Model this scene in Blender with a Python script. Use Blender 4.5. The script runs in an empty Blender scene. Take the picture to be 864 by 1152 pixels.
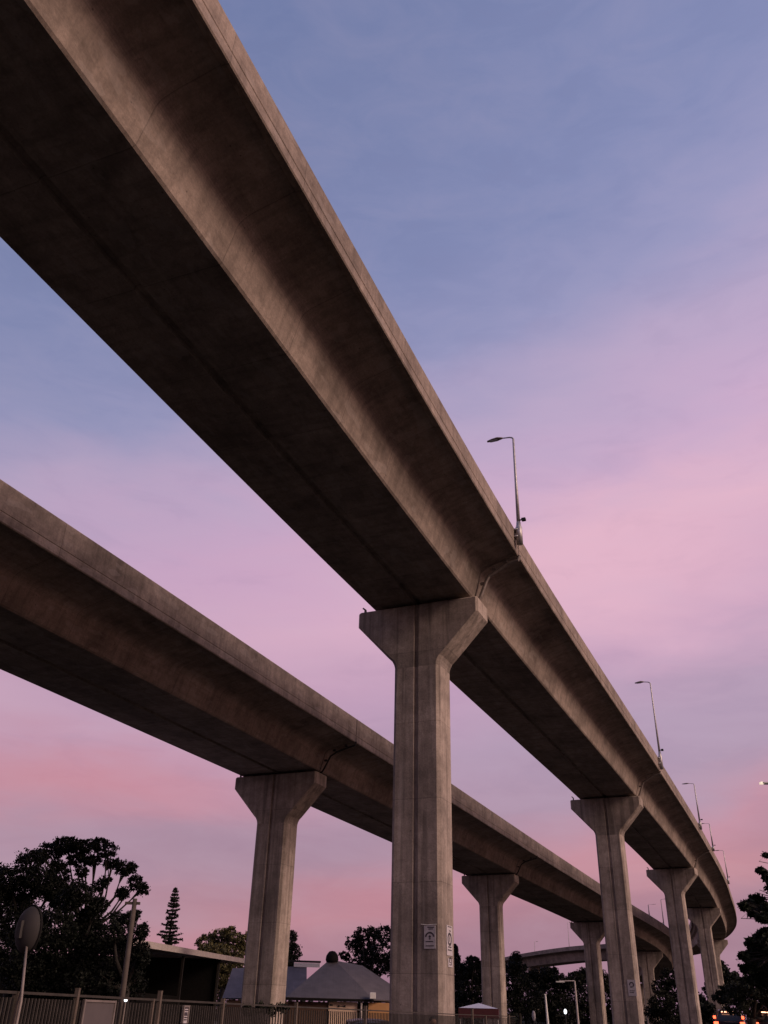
import bpy, math, random
from mathutils import Vector, Matrix
import numpy as np
R_ = math.radians
PI = math.pi
sc = bpy.context.scene
col = sc.collection
EYE = 1.6
# ------------------------------------------------------------------ camera
FPX, PITCH, ROLL = 987.3, R_(29.92), R_(1.486)
cd = bpy.data.cameras.new('camera'); cam = bpy.data.objects.new('camera', cd); col.objects.link(cam)
sc.camera = cam
cd.sensor_fit = 'VERTICAL'; cd.sensor_height = 24.0; cd.lens = 24.0*FPX/1152.0
cd.clip_start = 0.05; cd.clip_end = 6000
Fw = Vector((0, math.cos(PITCH), math.sin(PITCH))); R0 = Vector((1, 0, 0)); U0 = Vector((0, -math.sin(PITCH), math.cos(PITCH)))
Rr = math.cos(ROLL)*R0+math.sin(ROLL)*U0; Ur = -math.sin(ROLL)*R0+math.cos(ROLL)*U0
m = Matrix((Rr, Ur, -Fw)).transposed().to_4x4(); m.translation = Vector((0, 0, EYE)); cam.matrix_world = m
sc.render.resolution_x = 768; sc.render.resolution_y = 1024

def at(px, py, d):
    """point of the place seen in direction (px,py) at horizontal distance d"""
    v = Fw+Rr*((px-432)/FPX)-Ur*((py-576)/FPX)
    k = d/math.hypot(v.x, v.y)
    return Vector((v.x*k, v.y*k, EYE+v.z*k))

# ------------------------------------------------------------------ helpers
def tag(o, label=None, cat=None, group=None, kind=None):
    if label: o['label'] = label
    if cat: o['category'] = cat
    if group: o['group'] = group
    if kind: o['kind'] = kind
    return o

def empty(name, loc, rz=0.0, **k):
    o = bpy.data.objects.new(name, None); col.objects.link(o); o.empty_display_size = 0.3
    o.location = loc; o.rotation_euler = (0, 0, rz)
    return tag(o, **k)

def copy_tree(o, parent=None):
    c = o.copy(); col.objects.link(c); c.parent = parent
    for ch in list(o.children): copy_tree(ch, c)
    return c

class MB:
    def __init__(s): s.v = []; s.f = []; s.uv = {}
    def add(s, vs, fs):
        n = len(s.v); s.v += [tuple(v) for v in vs]; s.f += [tuple(i+n for i in f) for f in fs]
    def box(s, c, d, rz=0, rot=None):
        x, y, z = d[0]/2, d[1]/2, d[2]/2
        M = rot if rot else Matrix.Rotation(rz, 3, 'Z')
        vs = [M@Vector((i*x, j*y, k*z))+Vector(c) for k in (-1, 1) for i, j in ((-1, -1), (1, -1), (1, 1), (-1, 1))]
        s.add(vs, [(3, 2, 1, 0), (4, 5, 6, 7), (0, 1, 5, 4), (1, 2, 6, 5), (2, 3, 7, 6), (3, 0, 4, 7)]); return s
    def rings(s, rs, cap=True, closed=True):
        n = len(rs[0]); vs = [p for r in rs for p in r]; fs = []
        for i in range(len(rs)-1):
            for j in range(n if closed else n-1):
                a = i*n+j; b = i*n+(j+1) % n
                fs.append((a, b, b+n, a+n))
        if cap:
            fs.append(tuple(reversed(range(n)))); fs.append(tuple((len(rs)-1)*n+j for j in range(n)))
        s.add(vs, fs); return s
    def tube(s, pts, rad, n=8, cap=True):
        pts = [Vector(p) for p in pts]
        if not hasattr(rad, '__len__'): rad = [rad]*len(pts)
        rs = []; up = None
        for i, p in enumerate(pts):
            t = (pts[min(i+1, len(pts)-1)]-pts[max(i-1, 0)])
            if t.length < 1e-9: t = Vector((0, 0, 1))
            t.normalize()
            if up is None: up = t.orthogonal().normalized()
            up = (up-t*up.dot(t)).normalized(); w = t.cross(up)
            rs.append([p+(up*math.cos(2*PI*k/n)+w*math.sin(2*PI*k/n))*rad[i] for k in range(n)])
        return s.rings(rs, cap)
    def lathe(s, prof, c=(0, 0, 0), n=16, cap=True):
        c = Vector(c)
        return s.rings([[c+Vector((r*math.cos(2*PI*k/n), r*math.sin(2*PI*k/n), z)) for k in range(n)] for r, z in prof], cap)
    def build(s, name, mat, parent=None, smooth=False, bevel=0, loc=None):
        me = bpy.data.meshes.new(name); me.from_pydata(s.v, [], s.f); me.update()
        if smooth: me.polygons.foreach_set('use_smooth', [True]*len(me.polygons))
        o = bpy.data.objects.new(name, me); col.objects.link(o)
        if mat: me.materials.append(mat)
        if parent: o.parent = parent
        if loc: o.location = loc
        if bevel:
            b = o.modifiers.new('bevel', 'BEVEL'); b.width = bevel; b.segments = 2; b.limit_method = 'ANGLE'; b.angle_limit = R_(35)
        return o

def lin(c):
    return tuple(((x/255)/12.92 if x/255 <= .04045 else ((x/255+.055)/1.055)**2.4) for x in c)+(1,)

# ------------------------------------------------------------------ materials
class NT:
    def __init__(s, name):
        s.m = bpy.data.materials.new(name); s.m.use_nodes = True; s.t = s.m.node_tree
        s.b = s.t.nodes['Principled BSDF']
    def n(s, ty, **k):
        nd = s.t.nodes.new(ty)
        for a, b in k.items(): setattr(nd, a, b)
        return nd
    def l(s, a, b): s.t.links.new(a, b)
def math_(N, op, a, b=None, clamp=False):
    nd = N.n('ShaderNodeMath', operation=op, use_clamp=clamp)
    for i, x in enumerate((a, b)):
        if x is None: continue
        if isinstance(x, (int, float)): nd.inputs[i].default_value = x
        else: N.l(x, nd.inputs[i])
    return nd.outputs[0]
def mixc(N, fac, a, b, bt='MIX'):
    nd = N.n('ShaderNodeMix', data_type='RGBA', blend_type=bt)
    for i, x in ((0, fac), (6, a), (7, b)):
        if isinstance(x, (int, float)): nd.inputs[i].default_value = x
        elif isinstance(x, tuple): nd.inputs[i].default_value = x
        else: N.l(x, nd.inputs[i])
    return nd.outputs[2]
def ramp(N, fac, stops):
    nd = N.n('ShaderNodeValToRGB'); N.l(fac, nd.inputs[0]); el = nd.color_ramp.elements
    while len(el) < len(stops): el.new(0.5)
    for e, (p, c) in zip(el, stops):
        e.position = p; e.color = c if isinstance(c, tuple) else (c, c, c, 1)
    return nd.outputs[0]
def noise(N, vec, scale, detail=4, rough=.55, dist=0):
    nd = N.n('ShaderNodeTexNoise'); nd.inputs['Scale'].default_value = scale; nd.inputs['Detail'].default_value = detail
    nd.inputs['Roughness'].default_value = rough; nd.inputs['Distortion'].default_value = dist
    N.l(vec, nd.inputs['Vector']); return nd.outputs[0]
def mapping(N, vec, sc_=(1, 1, 1), loc=None):
    nd = N.n('ShaderNodeMapping'); nd.inputs['Scale'].default_value = sc_; N.l(vec, nd.inputs['Vector'])
    if loc is not None: N.l(loc, nd.inputs['Location'])
    return nd.outputs[0]

def concrete(name, uvmode, base=(.315, .250, .213), joint=3.0, vert=True):
    N = NT(name); tc = N.n('ShaderNodeTexCoord'); oi = N.n('ShaderNodeObjectInfo')
    off = N.n('ShaderNodeCombineXYZ'); r = math_(N, 'MULTIPLY', oi.outputs['Random'], 57.0)
    for i in range(3): N.l(r, off.inputs[i])
    src = tc.outputs['UV'] if uvmode else tc.outputs['Object']
    v = mapping(N, src, (1, 1, 1), off.outputs[0])
    big = noise(N, v, .45, 5, .6)
    mid = noise(N, v, 2.3, 6, .65, .4)
    fine = noise(N, v, 14, 5, .7)
    grit = noise(N, v, 60, 3, .7)
    st = noise(N, mapping(N, src, (.35, 5, 1) if uvmode else (5, 5, .28), off.outputs[0]), 1.0, 5, .65)
    st2 = noise(N, mapping(N, src, (3.5, .5, 1) if uvmode else (2.2, 2.2, .15), off.outputs[0]), 1.3, 4, .6)
    a = tuple(x*.62 for x in base)+(1,); b = tuple(x*1.22 for x in base)+(1,)
    c = mixc(N, ramp(N, big, [(.32, 0.), (.68, 1.)]), a, b)
    c = mixc(N, .55, c, ramp(N, mid, [(.3, .5), (.7, 1.25)]), 'MULTIPLY')
    c = mixc(N, .5, c, ramp(N, fine, [(.3, .62), (.65, 1.2)]), 'MULTIPLY')
    c = mixc(N, .28, c, ramp(N, st, [(.34, .55), (.56, 1.1)]), 'MULTIPLY')
    c = mixc(N, .35, c, ramp(N, st2, [(.36, .5), (.55, 1.1)]), 'MULTIPLY')
    # bug holes and chips
    vo = N.n('ShaderNodeTexVoronoi'); vo.inputs['Scale'].default_value = 2.6; N.l(v, vo.inputs['Vector'])
    holes = ramp(N, vo.outputs['Distance'], [(.035, .25), (.07, 1.)])
    gate = ramp(N, big, [(.44, 1.), (.5, 0.)])
    c = mixc(N, .8, c, mixc(N, gate, holes, (1, 1, 1, 1)), 'MULTIPLY')
    # hairline cracks
    vc = N.n('ShaderNodeTexVoronoi', feature='DISTANCE_TO_EDGE'); vc.inputs['Scale'].default_value = .55
    wv = N.n('ShaderNodeVectorMath', operation='ADD'); N.l(v, wv.inputs[0])
    nz = N.n('ShaderNodeTexNoise'); nz.inputs['Scale'].default_value = 1.7; nz.inputs['Detail'].default_value = 6; N.l(v, nz.inputs['Vector']); N.l(nz.outputs['Color'], wv.inputs[1])
    N.l(wv.outputs[0], vc.inputs['Vector'])
    cr = ramp(N, vc.outputs['Distance'], [(.0, .55), (.008, 1.)])
    c = mixc(N, ramp(N, mid, [(.5, 0.), (.6, .6)]), c, mixc(N, 1., c, cr, 'MULTIPLY'))
    if not uvmode:
        dr = noise(N, mapping(N, src, (3.2, 3.2, .10), off.outputs[0]), 1.0, 3, .5)
        c = mixc(N, ramp(N, dr, [(.55, 0.), (.62, .38)]), c, (.075, .062, .055, 1))
        lt = noise(N, mapping(N, src, (2.4, 2.4, .14)), 1.1, 4, .6)
        c = mixc(N, ramp(N, lt, [(.60, 0.), (.68, .25)]), c, (.55, .48, .44, 1))
    # formwork joints
    sp = N.n('ShaderNodeSeparateXYZ'); N.l(src, sp.inputs[0])
    co = sp.outputs[0] if uvmode else sp.outputs[2]
    w = math_(N, 'MULTIPLY', math_(N, 'SUBTRACT', noise(N, v, 3, 2), .5), .03)
    fr = math_(N, 'FRACT', math_(N, 'DIVIDE', math_(N, 'ADD', co, w), joint))
    ln = ramp(N, fr, [(0., .45), (.006, .7), (.012, 1.)])
    c = mixc(N, .8, c, ln, 'MULTIPLY')
    if uvmode:
        f2 = math_(N, 'FRACT', math_(N, 'DIVIDE', math_(N, 'ADD', sp.outputs[1], w), .61))
        c = mixc(N, .28, c, ramp(N, f2, [(0., .4), (.015, .8), (.03, 1.)]), 'MULTIPLY')
        pt = noise(N, mapping(N, src, (.8, 1.6, 1), off.outputs[0]), 1.4, 2, .4)
        c = mixc(N, ramp(N, pt, [(.62, 0.), (.64, .22)]), c, (.42, .36, .33, 1))
    # each pour has a slightly different tone
    fl = math_(N, 'FLOOR', math_(N, 'DIVIDE', co, joint)); wn = N.n('ShaderNodeTexWhiteNoise', noise_dimensions='1D'); N.l(math_(N, 'ADD', fl, r), wn.inputs['W'])
    c = mixc(N, .35, c, ramp(N, wn.outputs['Value'], [(0., .72), (1., 1.15)]), 'MULTIPLY')
    N.l(c, N.b.inputs['Base Color']); N.b.inputs['Roughness'].default_value = .93; N.b.inputs['Specular IOR Level'].default_value = .25
    bm = N.n('ShaderNodeBump'); bm.inputs['Strength'].default_value = .3; bm.inputs['Distance'].default_value = .03
    h = math_(N, 'ADD', math_(N, 'ADD', fine, math_(N, 'MULTIPLY', grit, .4)), math_(N, 'MULTIPLY', mid, 1.2))
    N.l(h, bm.inputs['Height']); N.l(bm.outputs[0], N.b.inputs['Normal'])
    return N.m

def plain(name, rgb, rough=.6, metal=0, var=.25, scale=6, emit=None, es=0, spec=.5):
    N = NT(name); tc = N.n('ShaderNodeTexCoord')
    f = noise(N, tc.outputs['Object'], scale, 5, .6)
    c = mixc(N, 1., tuple(rgb)+(1,), ramp(N, f, [(.3, 1-var), (.7, 1+var)]), 'MULTIPLY')
    N.l(c, N.b.inputs['Base Color']); N.b.inputs['Roughness'].default_value = rough; N.b.inputs['Metallic'].default_value = metal
    N.b.inputs['Specular IOR Level'].default_value = spec
    if emit:
        N.b.inputs['Emission Color'].default_value = tuple(emit)+(1,); N.b.inputs['Emission Strength'].default_value = es
    return N.m

def leafmat(name, rgb):
    N = NT(name); g = N.n('ShaderNodeNewGeometry'); 
    c = ramp(N, g.outputs['Random Per Island'], [(0., tuple(x*.5 for x in rgb)+(1,)), (.6, tuple(rgb)+(1,)), (1., tuple(x*1.7 for x in rgb)+(1,))])
    N.l(c, N.b.inputs['Base Color']); N.b.inputs['Roughness'].default_value = .65; N.b.inputs['Specular IOR Level'].default_value = .2
    return N.m

def seamed(name, rgb, step=.55, axis=0):
    N = NT(name); tc = N.n('ShaderNodeTexCoord'); sp = N.n('ShaderNodeSeparateXYZ'); N.l(tc.outputs['Object'], sp.inputs[0])
    fr = math_(N, 'FRACT', math_(N, 'DIVIDE', sp.outputs[axis], step)); f = noise(N, tc.outputs['Object'], 1.4, 5, .6)
    c = mixc(N, 1., tuple(rgb)+(1,), ramp(N, f, [(.3, .8), (.7, 1.2)]), 'MULTIPLY'); c = mixc(N, .7, c, ramp(N, fr, [(0., .55), (.07, 1.2), (.14, 1.)]), 'MULTIPLY')
    N.l(c, N.b.inputs['Base Color']); N.b.inputs['Roughness'].default_value = .7; return N.m

M = dict(
    deck=concrete('deck_concrete', True, joint=3.4),
    pier=concrete('pier_concrete', False, base=(.42, .345, .300), joint=2.9),
    asphalt=plain('asphalt', (.05, .05, .05), .9),
    steel=plain('galvanised_steel', (.42, .40, .40), .5, .6, .2),
    pipe=plain('pipe_grey', (.20, .165, .15), .6, .2),
    rubber=plain('black_rubber', (.02, .02, .02), .8),
    rust=plain('weathered_fence_steel', (.032, .025, .020), .85, 0, .35, 9),
    post=plain('fence_post_steel', (.10, .075, .058), .85, 0, .3, 9),
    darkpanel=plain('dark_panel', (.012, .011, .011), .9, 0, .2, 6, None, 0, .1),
    board=plain('grey_board', (.085, .07, .07), .7, 0, .12, 3),
    paper=plain('white_corflute', (.46, .42, .44), .7, 0, .18, 8),
    ink=plain('black_ink', (.05, .04, .05), .7),
    white=plain('white_paint', (.75, .73, .72), .5, 0, .08),
    wood=plain('grey_timber', (.075, .058, .05), .85, 0, .3, 4),
    bark=plain('bark', (.022, .018, .015), .9, 0, .3, 5),
    roofgrey=seamed('blue_grey_roofing', (.105, .092, .105)),
    fascia=plain('pale_fascia', (.50, .44, .42), .7, 0, .15, 3),
    shedroof=seamed('shed_roof_sheet', (.36, .32, .31), .4, 1),
    cream=plain('cream_render', (.72, .52, .38), .8, 0, .12, 2),
    orange=plain('ochre_render', (.50, .26, .11), .8, 0, .12, 2),
    brown=plain('brown_cladding', (.10, .055, .035), .8, 0, .2, 3),
    carblack=plain('car_paint_black', (.015, .015, .018), .25, .2, .1),
    carred=plain('car_paint_dark', (.03, .02, .025), .25, .2, .1),
    glass=plain('tinted_glass', (.02, .02, .025), .05, 0, .05),
    rim=plain('alloy_rim', (.4, .4, .4), .35, .8),
    taillit=plain('lit_tail_lamp', (.5, .02, .01), .3, 0, .02, 5, (1, .10, .04), 4),
    brakelit=plain('lit_high_lamp', (.6, .2, .1), .3, 0, .02, 5, (1, .42, .25), 5),
    lamplit=plain('lit_white_lamp', (.8, .8, .8), .3, 0, .02, 5, (.9, .95, 1), 2.0),
    lampwarm=plain('lit_warm_lamp', (.8, .7, .6), .3, 0, .02, 5, (1, .82, .6), .8),
    mirrorback=plain('mirror_back', (.03, .025, .025), .8, 0, .2, 3),
    lampoff=plain('lamp_lens', (.55, .55, .55), .3, 0, .05),
    canopyred=plain('dark_red_canvas', (.055, .007, .012), .85, 0, .15),
    canopyblue=plain('pale_blue_canvas', (.45, .47, .62), .85, 0, .1),
    skin=plain('skin', (.30, .17, .12), .6, 0, .05), hair=plain('dark_hair', (.012, .01, .01), .7),
    shirt=plain('dark_shirt', (.03, .028, .035), .9), trousers=plain('dark_trousers', (.02, .02, .025), .9),
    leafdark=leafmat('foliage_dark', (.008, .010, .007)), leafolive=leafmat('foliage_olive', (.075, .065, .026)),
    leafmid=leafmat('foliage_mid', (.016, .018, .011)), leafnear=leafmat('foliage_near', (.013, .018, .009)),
)

# ------------------------------------------------------------------ ground
def ground():
    N = NT('ground_grass'); tc = N.n('ShaderNodeTexCoord')
    a = noise(N, tc.outputs['Object'], .05, 6); b = noise(N, tc.outputs['Object'], 3, 6)
    c = mixc(N, ramp(N, a, [(.4, 0.), (.6, 1.)]), (.010, .012, .007, 1), (.019, .015, .011, 1))
    c = mixc(N, .6, c, ramp(N, b, [(.3, .5), (.7, 1.3)]), 'MULTIPLY')
    N.l(c, N.b.inputs['Base Color']); N.b.inputs['Roughness'].default_value = .95
    n = 72; rr = [1, 60, 200, 700, 3000]
    mb = MB(); vs = []; fs = []
    for r in rr:
        for k in range(n): vs.append((r*math.cos(2*PI*k/n), r*math.sin(2*PI*k/n), 0))
    for i in range(len(rr)-1):
        for k in range(n):
            a_ = i*n+k; b_ = i*n+(k+1) % n; fs.append((a_, a_+n, b_+n, b_))
    fs.append(tuple(range(n))); mb.add(vs, fs)
    tag(mb.build('ground', N.m), kind='structure')
ground()
def strip(name, pts, w, z, mat, th=.0):
    mb = MB(); L = []
    for i, p in enumerate(pts):
        a = Vector(pts[max(i-1, 0)]); b = Vector(pts[min(i+1, len(pts)-1)]); t = (b-a).normalized(); nn = Vector((t.y, -t.x))
        L.append((Vector(p)-nn*w/2, Vector(p)+nn*w/2))
    rs = []
    for a, b in L:
        rs.append([(a.x, a.y, z), (b.x, b.y, z)])
    if th:
        rs = [[(a.x-(b-a).normalized().x*1.2, a.y-(b-a).normalized().y*1.2, .002), (a.x, a.y, z), (b.x, b.y, z), (b.x+(b-a).normalized().x*1.2, b.y+(b-a).normalized().y*1.2, .002)] for a, b in L]
    mb.rings(rs, cap=False, closed=False)
    return tag(mb.build(name, mat), kind='structure')
strip('footpath', [(-8, -6), (-1, 4), (2.5, 16), (6.5, 30), (12, 50)], 2.4, .03, plain('path_asphalt', (.06, .055, .05), .9))
strip('road', [(4, 12), (12, 34), (24, 64), (34, 90), (48, 118), (66, 160)], 7.5, .85, M['asphalt'], 1)

# ------------------------------------------------------------------ paths of the two viaducts
def spline(ctrl, step=.5):
    P = [Vector(p) for p in ctrl]; out = []; marks = []
    for i in range(len(P)-1):
        p0 = P[i-1] if i else P[0]*2-P[1]; p1 = P[i]; p2 = P[i+1]; p3 = P[i+2] if i+2 < len(P) else P[-1]*2-P[-2]
        t0 = 0; t1 = (p1-p0).length**.5; t2 = t1+(p2-p1).length**.5; t3 = t2+(p3-p2).length**.5
        n = max(2, int((p2-p1).length/step)); marks.append(len(out))
        for k in range(n):
            t = t1+(t2-t1)*k/n
            a1 = p0*((t1-t)/(t1-t0))+p1*((t-t0)/(t1-t0)); a2 = p1*((t2-t)/(t2-t1))+p2*((t-t1)/(t2-t1)); a3 = p2*((t3-t)/(t3-t2))+p3*((t-t2)/(t3-t2))
            b1 = a1*((t2-t)/(t2-t0))+a2*((t-t0)/(t2-t0)); b2 = a2*((t3-t)/(t3-t1))+a3*((t-t1)/(t3-t1))
            out.append(b1*((t2-t)/(t2-t1))+b2*((t-t1)/(t2-t1)))
    marks.append(len(out)); out.append(P[-1])
    return out, marks
G = EYE
B1 = [(-28, -34, 15+G), (-17.25, -11.9, 15+G), (-7.92, 11.3, 15+G), (1.74, 34.4, 15+G), (17.8, 69.9, 15+G), (33.1, 104.4, 15+G), (48.4, 141, 14.95+G),
      (60.0, 172, 13.2+G), (64.5, 198, 12.5+G), (62, 224, 12.7+G), (55, 252, 13.4+G), (47.5, 285, 13.4+G), (41, 330, 13.1+G), (36, 375, 12.9+G)]
B2 = [(-37, -17, 12+G), (-26.1, 6.5, 12+G), (-15.6, 29.3, 12+G), (-5.6, 52.1, 12+G), (11.1, 90.5, 12+G), (29.9, 132.9, 11.95+G),
      (45.0, 161, 10.3+G), (54, 186, 8.6+G), (57, 210, 7.4+G)]
PA1, MK1 = spline(B1); PA2, MK2 = spline(B2)
def frame(path, i):
    a = path[max(i-1, 0)]; b = path[min(i+1, len(path)-1)]; t = Vector(((b-a).x, (b-a).y, 0)).normalized()
    return path[i], t, Vector((t.y, -t.x, 0))

def sweep(name, path, i0, i1, prof, mat, parent, origin, g0=.03, g1=.03, step=3):
    """profile (lateral, height) carried along the path; UV in metres"""
    idx = list(range(i0, i1, step))+[i1]
    if len(idx) > 2 and idx[-1]-idx[-2] < 2: idx.pop(-2)
    n = len(prof); vs = []; s = 0; ss = []; last = None
    for k, i in enumerate(idx):
        p, t, r = frame(path, i)
        if k == 0: p = p+t*g0
        if k == len(idx)-1: p = p-t*g1
        if last is not None: s += (p-last).length
        last = p; ss.append(s)
        for u, z in prof: vs.append(p+r*u+Vector((0, 0, z))-origin)
    cum = [0]
    for j in range(n): 
        a = prof[j]; b = prof[(j+1) % n]; cum.append(cum[-1]+math.hypot(a[0]-b[0], a[1]-b[1]))
    fs = []; uvs = []
    for k in range(len(idx)-1):
        for j in range(n):
            a = k*n+j; b = k*n+(j+1) % n
            fs.append((a, b, b+n, a+n)); uvs += [(ss[k], cum[j]), (ss[k], cum[j+1]), (ss[k+1], cum[j+1]), (ss[k+1], cum[j])]
    e0 = tuple(reversed(range(n))); e1 = tuple((len(idx)-1)*n+j for j in range(n))
    fs += [e0, e1]
    uvs += [prof[j] for j in reversed(range(n))]+[prof[j] for j in range(n)]
    me = bpy.data.meshes.new(name); me.from_pydata([tuple(v) for v in vs], [], fs)
    uvl = me.uv_layers.new(name='UVMap'); uvl.data.foreach_set('uv', [x for q in uvs for x in q]); me.update()
    me.materials.append(mat)
    o = bpy.data.objects.new(name, me); col.objects.link(o); o.parent = parent
    return o

def girder_prof(hw, wt, hz, ow, oz, groove=True, cut=0):
    """half profile mirrored; closed loop"""
    k0 = hz+.13; sl_ = (oz-k0)/(ow-.22-wt); A_ = (wt-.03, hz-.14); C_ = (wt+.02, k0); B_ = (wt+.48, k0+sl_*.48)
    fil = [(A_[0]*(1-t)**2+2*C_[0]*t*(1-t)+B_[0]*t*t, A_[1]*(1-t)**2+2*C_[1]*t*(1-t)+B_[1]*t*t) for t in [i/9 for i in range(10)]]
    Rg = [(hw-.06, 0), (hw, .06), (hw+(wt-hw)*.5, hz*.5)]+fil+[(ow-.22, oz), (ow-.20, oz-.04), (ow-.10, oz-.04), (ow-.10, oz+.34)]
    top = [(ow-.10, oz+.34)]
    right = Rg
    if cut:   # this deck has a shorter cantilever on its far side
        Rg2 = [(hw-.32, 0), (hw-.26, .06), (hw-.18, hz*.5), (hw-.10, hz), (hw+.3, hz+.16), (ow-cut-.22, oz), (ow-cut-.20, oz-.04), (ow-cut-.10, oz-.04), (ow-cut-.10, oz+.34)]
    else: Rg2 = Rg
    left = [(-u, z) for u, z in reversed(Rg2)]
    g = [(-.14, 0), (-.10, .13), (.10, .13), (.14, 0)] if groove else []
    return g+right+left
def parapet_prof(side, ow, oz, pz):
    a = [(ow-.097, oz-.06), (ow-.03, oz-.06), (ow, oz-.02), (ow, oz+.27), (ow-.018, oz+.29), (ow-.018, oz+.31), (ow, oz+.33), (ow+.02, pz-.05), (ow-.02, pz), (ow-.22, pz), (ow-.27, oz+.75), (ow-.40, oz+.50), (ow-.44, oz+.36), (ow-.097, oz+.36)]
    return a if side > 0 else [(-u, z) for u, z in reversed(a)]

def make_span(path, i0, i1, dims, label, group, cut=0):
    hw, wt, hz, ow, oz, pz = dims
    p, t, r = frame(path, (i0+i1)//2)
    o0 = Vector((p.x, p.y, p.z))
    e = empty('viaduct_span', o0, label=label, cat='bridge span', group=group)
    lift = .15
    def L(pr): return [(u, z+lift) for u, z in pr]
    sweep('box_girder', path, i0, i1, L(girder_prof(hw, wt, hz, ow, oz, True, cut)), M['deck'], e, o0)
    for s in (1, -1): sweep('parapet', path, i0, i1, L(parapet_prof(s, ow-(cut if s < 0 else 0), oz, pz)), M['deck'], e, o0, g0=.035, g1=.035)
    rw = ow-.46; sweep('road_surface', path, i0, i1, L([(-rw+cut, oz+.344), (rw, oz+.344), (rw, oz+.41), (-rw+cut, oz+.41)]), M['asphalt'], e, o0)
    return e, o0

D1 = (2.32, 2.62, 1.20, 4.31, 1.74, 2.74)
D2 = (2.52, 2.80, 1.02, 4.72, 1.52, 2.84)
g1 = 'concrete spans of the nearer, higher viaduct'; g2 = 'concrete spans of the lower viaduct behind'
# spans of the near viaduct
lab1 = ['widest dark-bottomed concrete span overhead, ending on the front pier',
        'concrete span between the large front pier and the second pier to its right',
        'nearer viaduct span running from its second pier to its third pier',
        'concrete span between third and fourth piers of the nearer viaduct, starting to curve',
        'curving concrete span at far right, its edge bending away behind the fourth pier']
segs1 = [(MK1[0], MK1[3])]+[(MK1[i], MK1[i+1]) for i in (3, 4, 5, 6)]
for (a, b), lb in zip(segs1, lab1): make_span(PA1, a, b, D1, lb, g1, 1.15)
make_span(PA1, MK1[7], MK1[9], D1, 'concrete span beyond the last upright pier, bending away to the left', g1, 1.15)
DF = (2.5, 2.9, 1.8, 4.7, 2.35, 3.25)
make_span(PA1, MK1[9], MK1[11], DF, 'distant grey viaduct span rising to the right behind the dark trees, pale pier under it', 'far spans of the curving viaduct')
make_span(PA1, MK1[11], MK1[13], DF, 'most distant viaduct span, low over the treetops beside the middle pier', 'far spans of the curving viaduct')
lab2 = ['lower concrete span entering from the left edge and ending on the left pier',
        'lower concrete span crossing behind the front pier, from left pier to middle pier',
        'lower concrete span from the middle pier to the small pier beside it',
        'lower concrete span passing behind the second pier of the nearer viaduct',
        'small far end of the lower viaduct turning away between the second and third near piers']
segs2 = [(MK2[0], MK2[3])]+[(MK2[i], MK2[i+1]) for i in (3, 4, 5)]+[(MK2[6], MK2[8])]
for (a, b), lb in zip(segs2, lab2): make_span(PA2, a, b, D2, lb, g2)

# ------------------------------------------------------------------ piers
def ring(W, D, c, g, gd, z):
    pts = [(W-c, -D), (W, -D+c), (W, D-c), (W-c, D), (g, D), (g*.8, D-gd), (-g*.8, D-gd), (-g, D), (-W+c, D), (-W, D-c), (-W, -D+c), (-W+c, -D), (-g, -D), (-g*.8, -D+gd), (g*.8, -D+gd), (g, -D)]
    return [(x, y, z) for x, y in pts]
def make_pier(H, W=2.66, w=.97, D=.72, h1=.66, h2=2.72):
    e = empty('viaduct_pier', (0, 0, 0))
    zt = H-h2
    s = MB(); s.rings([ring(w, D, .13, .10, .085, z) for z in (-.5, 0, zt*.5, zt)]); s.build('shaft', M['pier'], e)
    cp = MB(); rs = [ring(w, D, .13, .10, .085, zt+.004)]
    for f in (.05, .11, .18):   # short fillet from shaft into the flare
        rs.append(ring(w+(W-w)*(f*f*2.2), D, .13, .10, .085, zt+(h2-h1)*f))
    rs.append(ring(w+(W-w)*.17, D, .12, .10, .085, zt+(h2-h1)*.26))
    rs += [ring(W, D, .09, .10, .085, H-h1), ring(W, D, .09, .10, .085, H-.05), ring(W-.04, D-.04, .08, .10, .05, H)]
    cp.rings(rs); cp.build('cap', M['pier'], e)
    for x in (-1.5, 1.5):
        b = MB(); b.box((x, 0, H+.045), (.62, .62, .09)); b.box((x, 0, H+.118), (.5, .5, .055)); b.build('bearing', M['rubber'], e)
    # little stub bracket on the left end of the cap
    b = MB(); b.box((-W+.22, -D+.25, H+.10), (.08, .08, .20)); b.tube([(-W+.22, -D+.25, H+.2), (-W+.1, -D+.25, H+.3)], .035); b.build('bracket', M['pipe'], e)
    return e
def pier_at(x, y, z, az, label, group):
    e = make_pier(z); e.location = (x, y, 0); e.rotation_euler = (0, 0, -az); tag(e, label=label, cat='pier', group=group)
    return e
def azof(path, i): _, t, _ = frame(path, i); return math.atan2(t.x, t.y)
gp1 = 'piers of the nearer, higher viaduct'; gp2 = 'piers of the lower viaduct behind'
P1 = pier_at(1.74, 34.4, 15+G, azof(PA1, MK1[3]), 'large front concrete pier with two white notices low on its shaft', gp1)
pier_at(17.8, 69.9, 15+G, azof(PA1, MK1[4]), 'second concrete pier of the nearer viaduct, one small notice on its shaft', gp1)
pier_at(33.1, 104.4, 15+G, azof(PA1, MK1[5])+R_(5), 'third concrete pier of the nearer viaduct, just right of the second', gp1)
pier_at(48.4, 141, 14.95+G, azof(PA1, MK1[6]), 'fourth concrete pier, rightmost full shaft, dark tree against its foot', gp1)
pier_at(60.0, 172, 13.2+G, azof(PA1, MK1[7])+R_(-4), 'pier whose cap end alone pokes out right of the fourth pier', gp1)
pier_at(62, 224, 12.7+G, azof(PA1, MK1[9]), 'pale far pier hidden mostly by the nearer ones at the right', gp1)
pier_at(47.5, 285, 13.4+G, azof(PA1, MK1[11]), 'short pale far pier rising from trees under the distant span', gp1)
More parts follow.
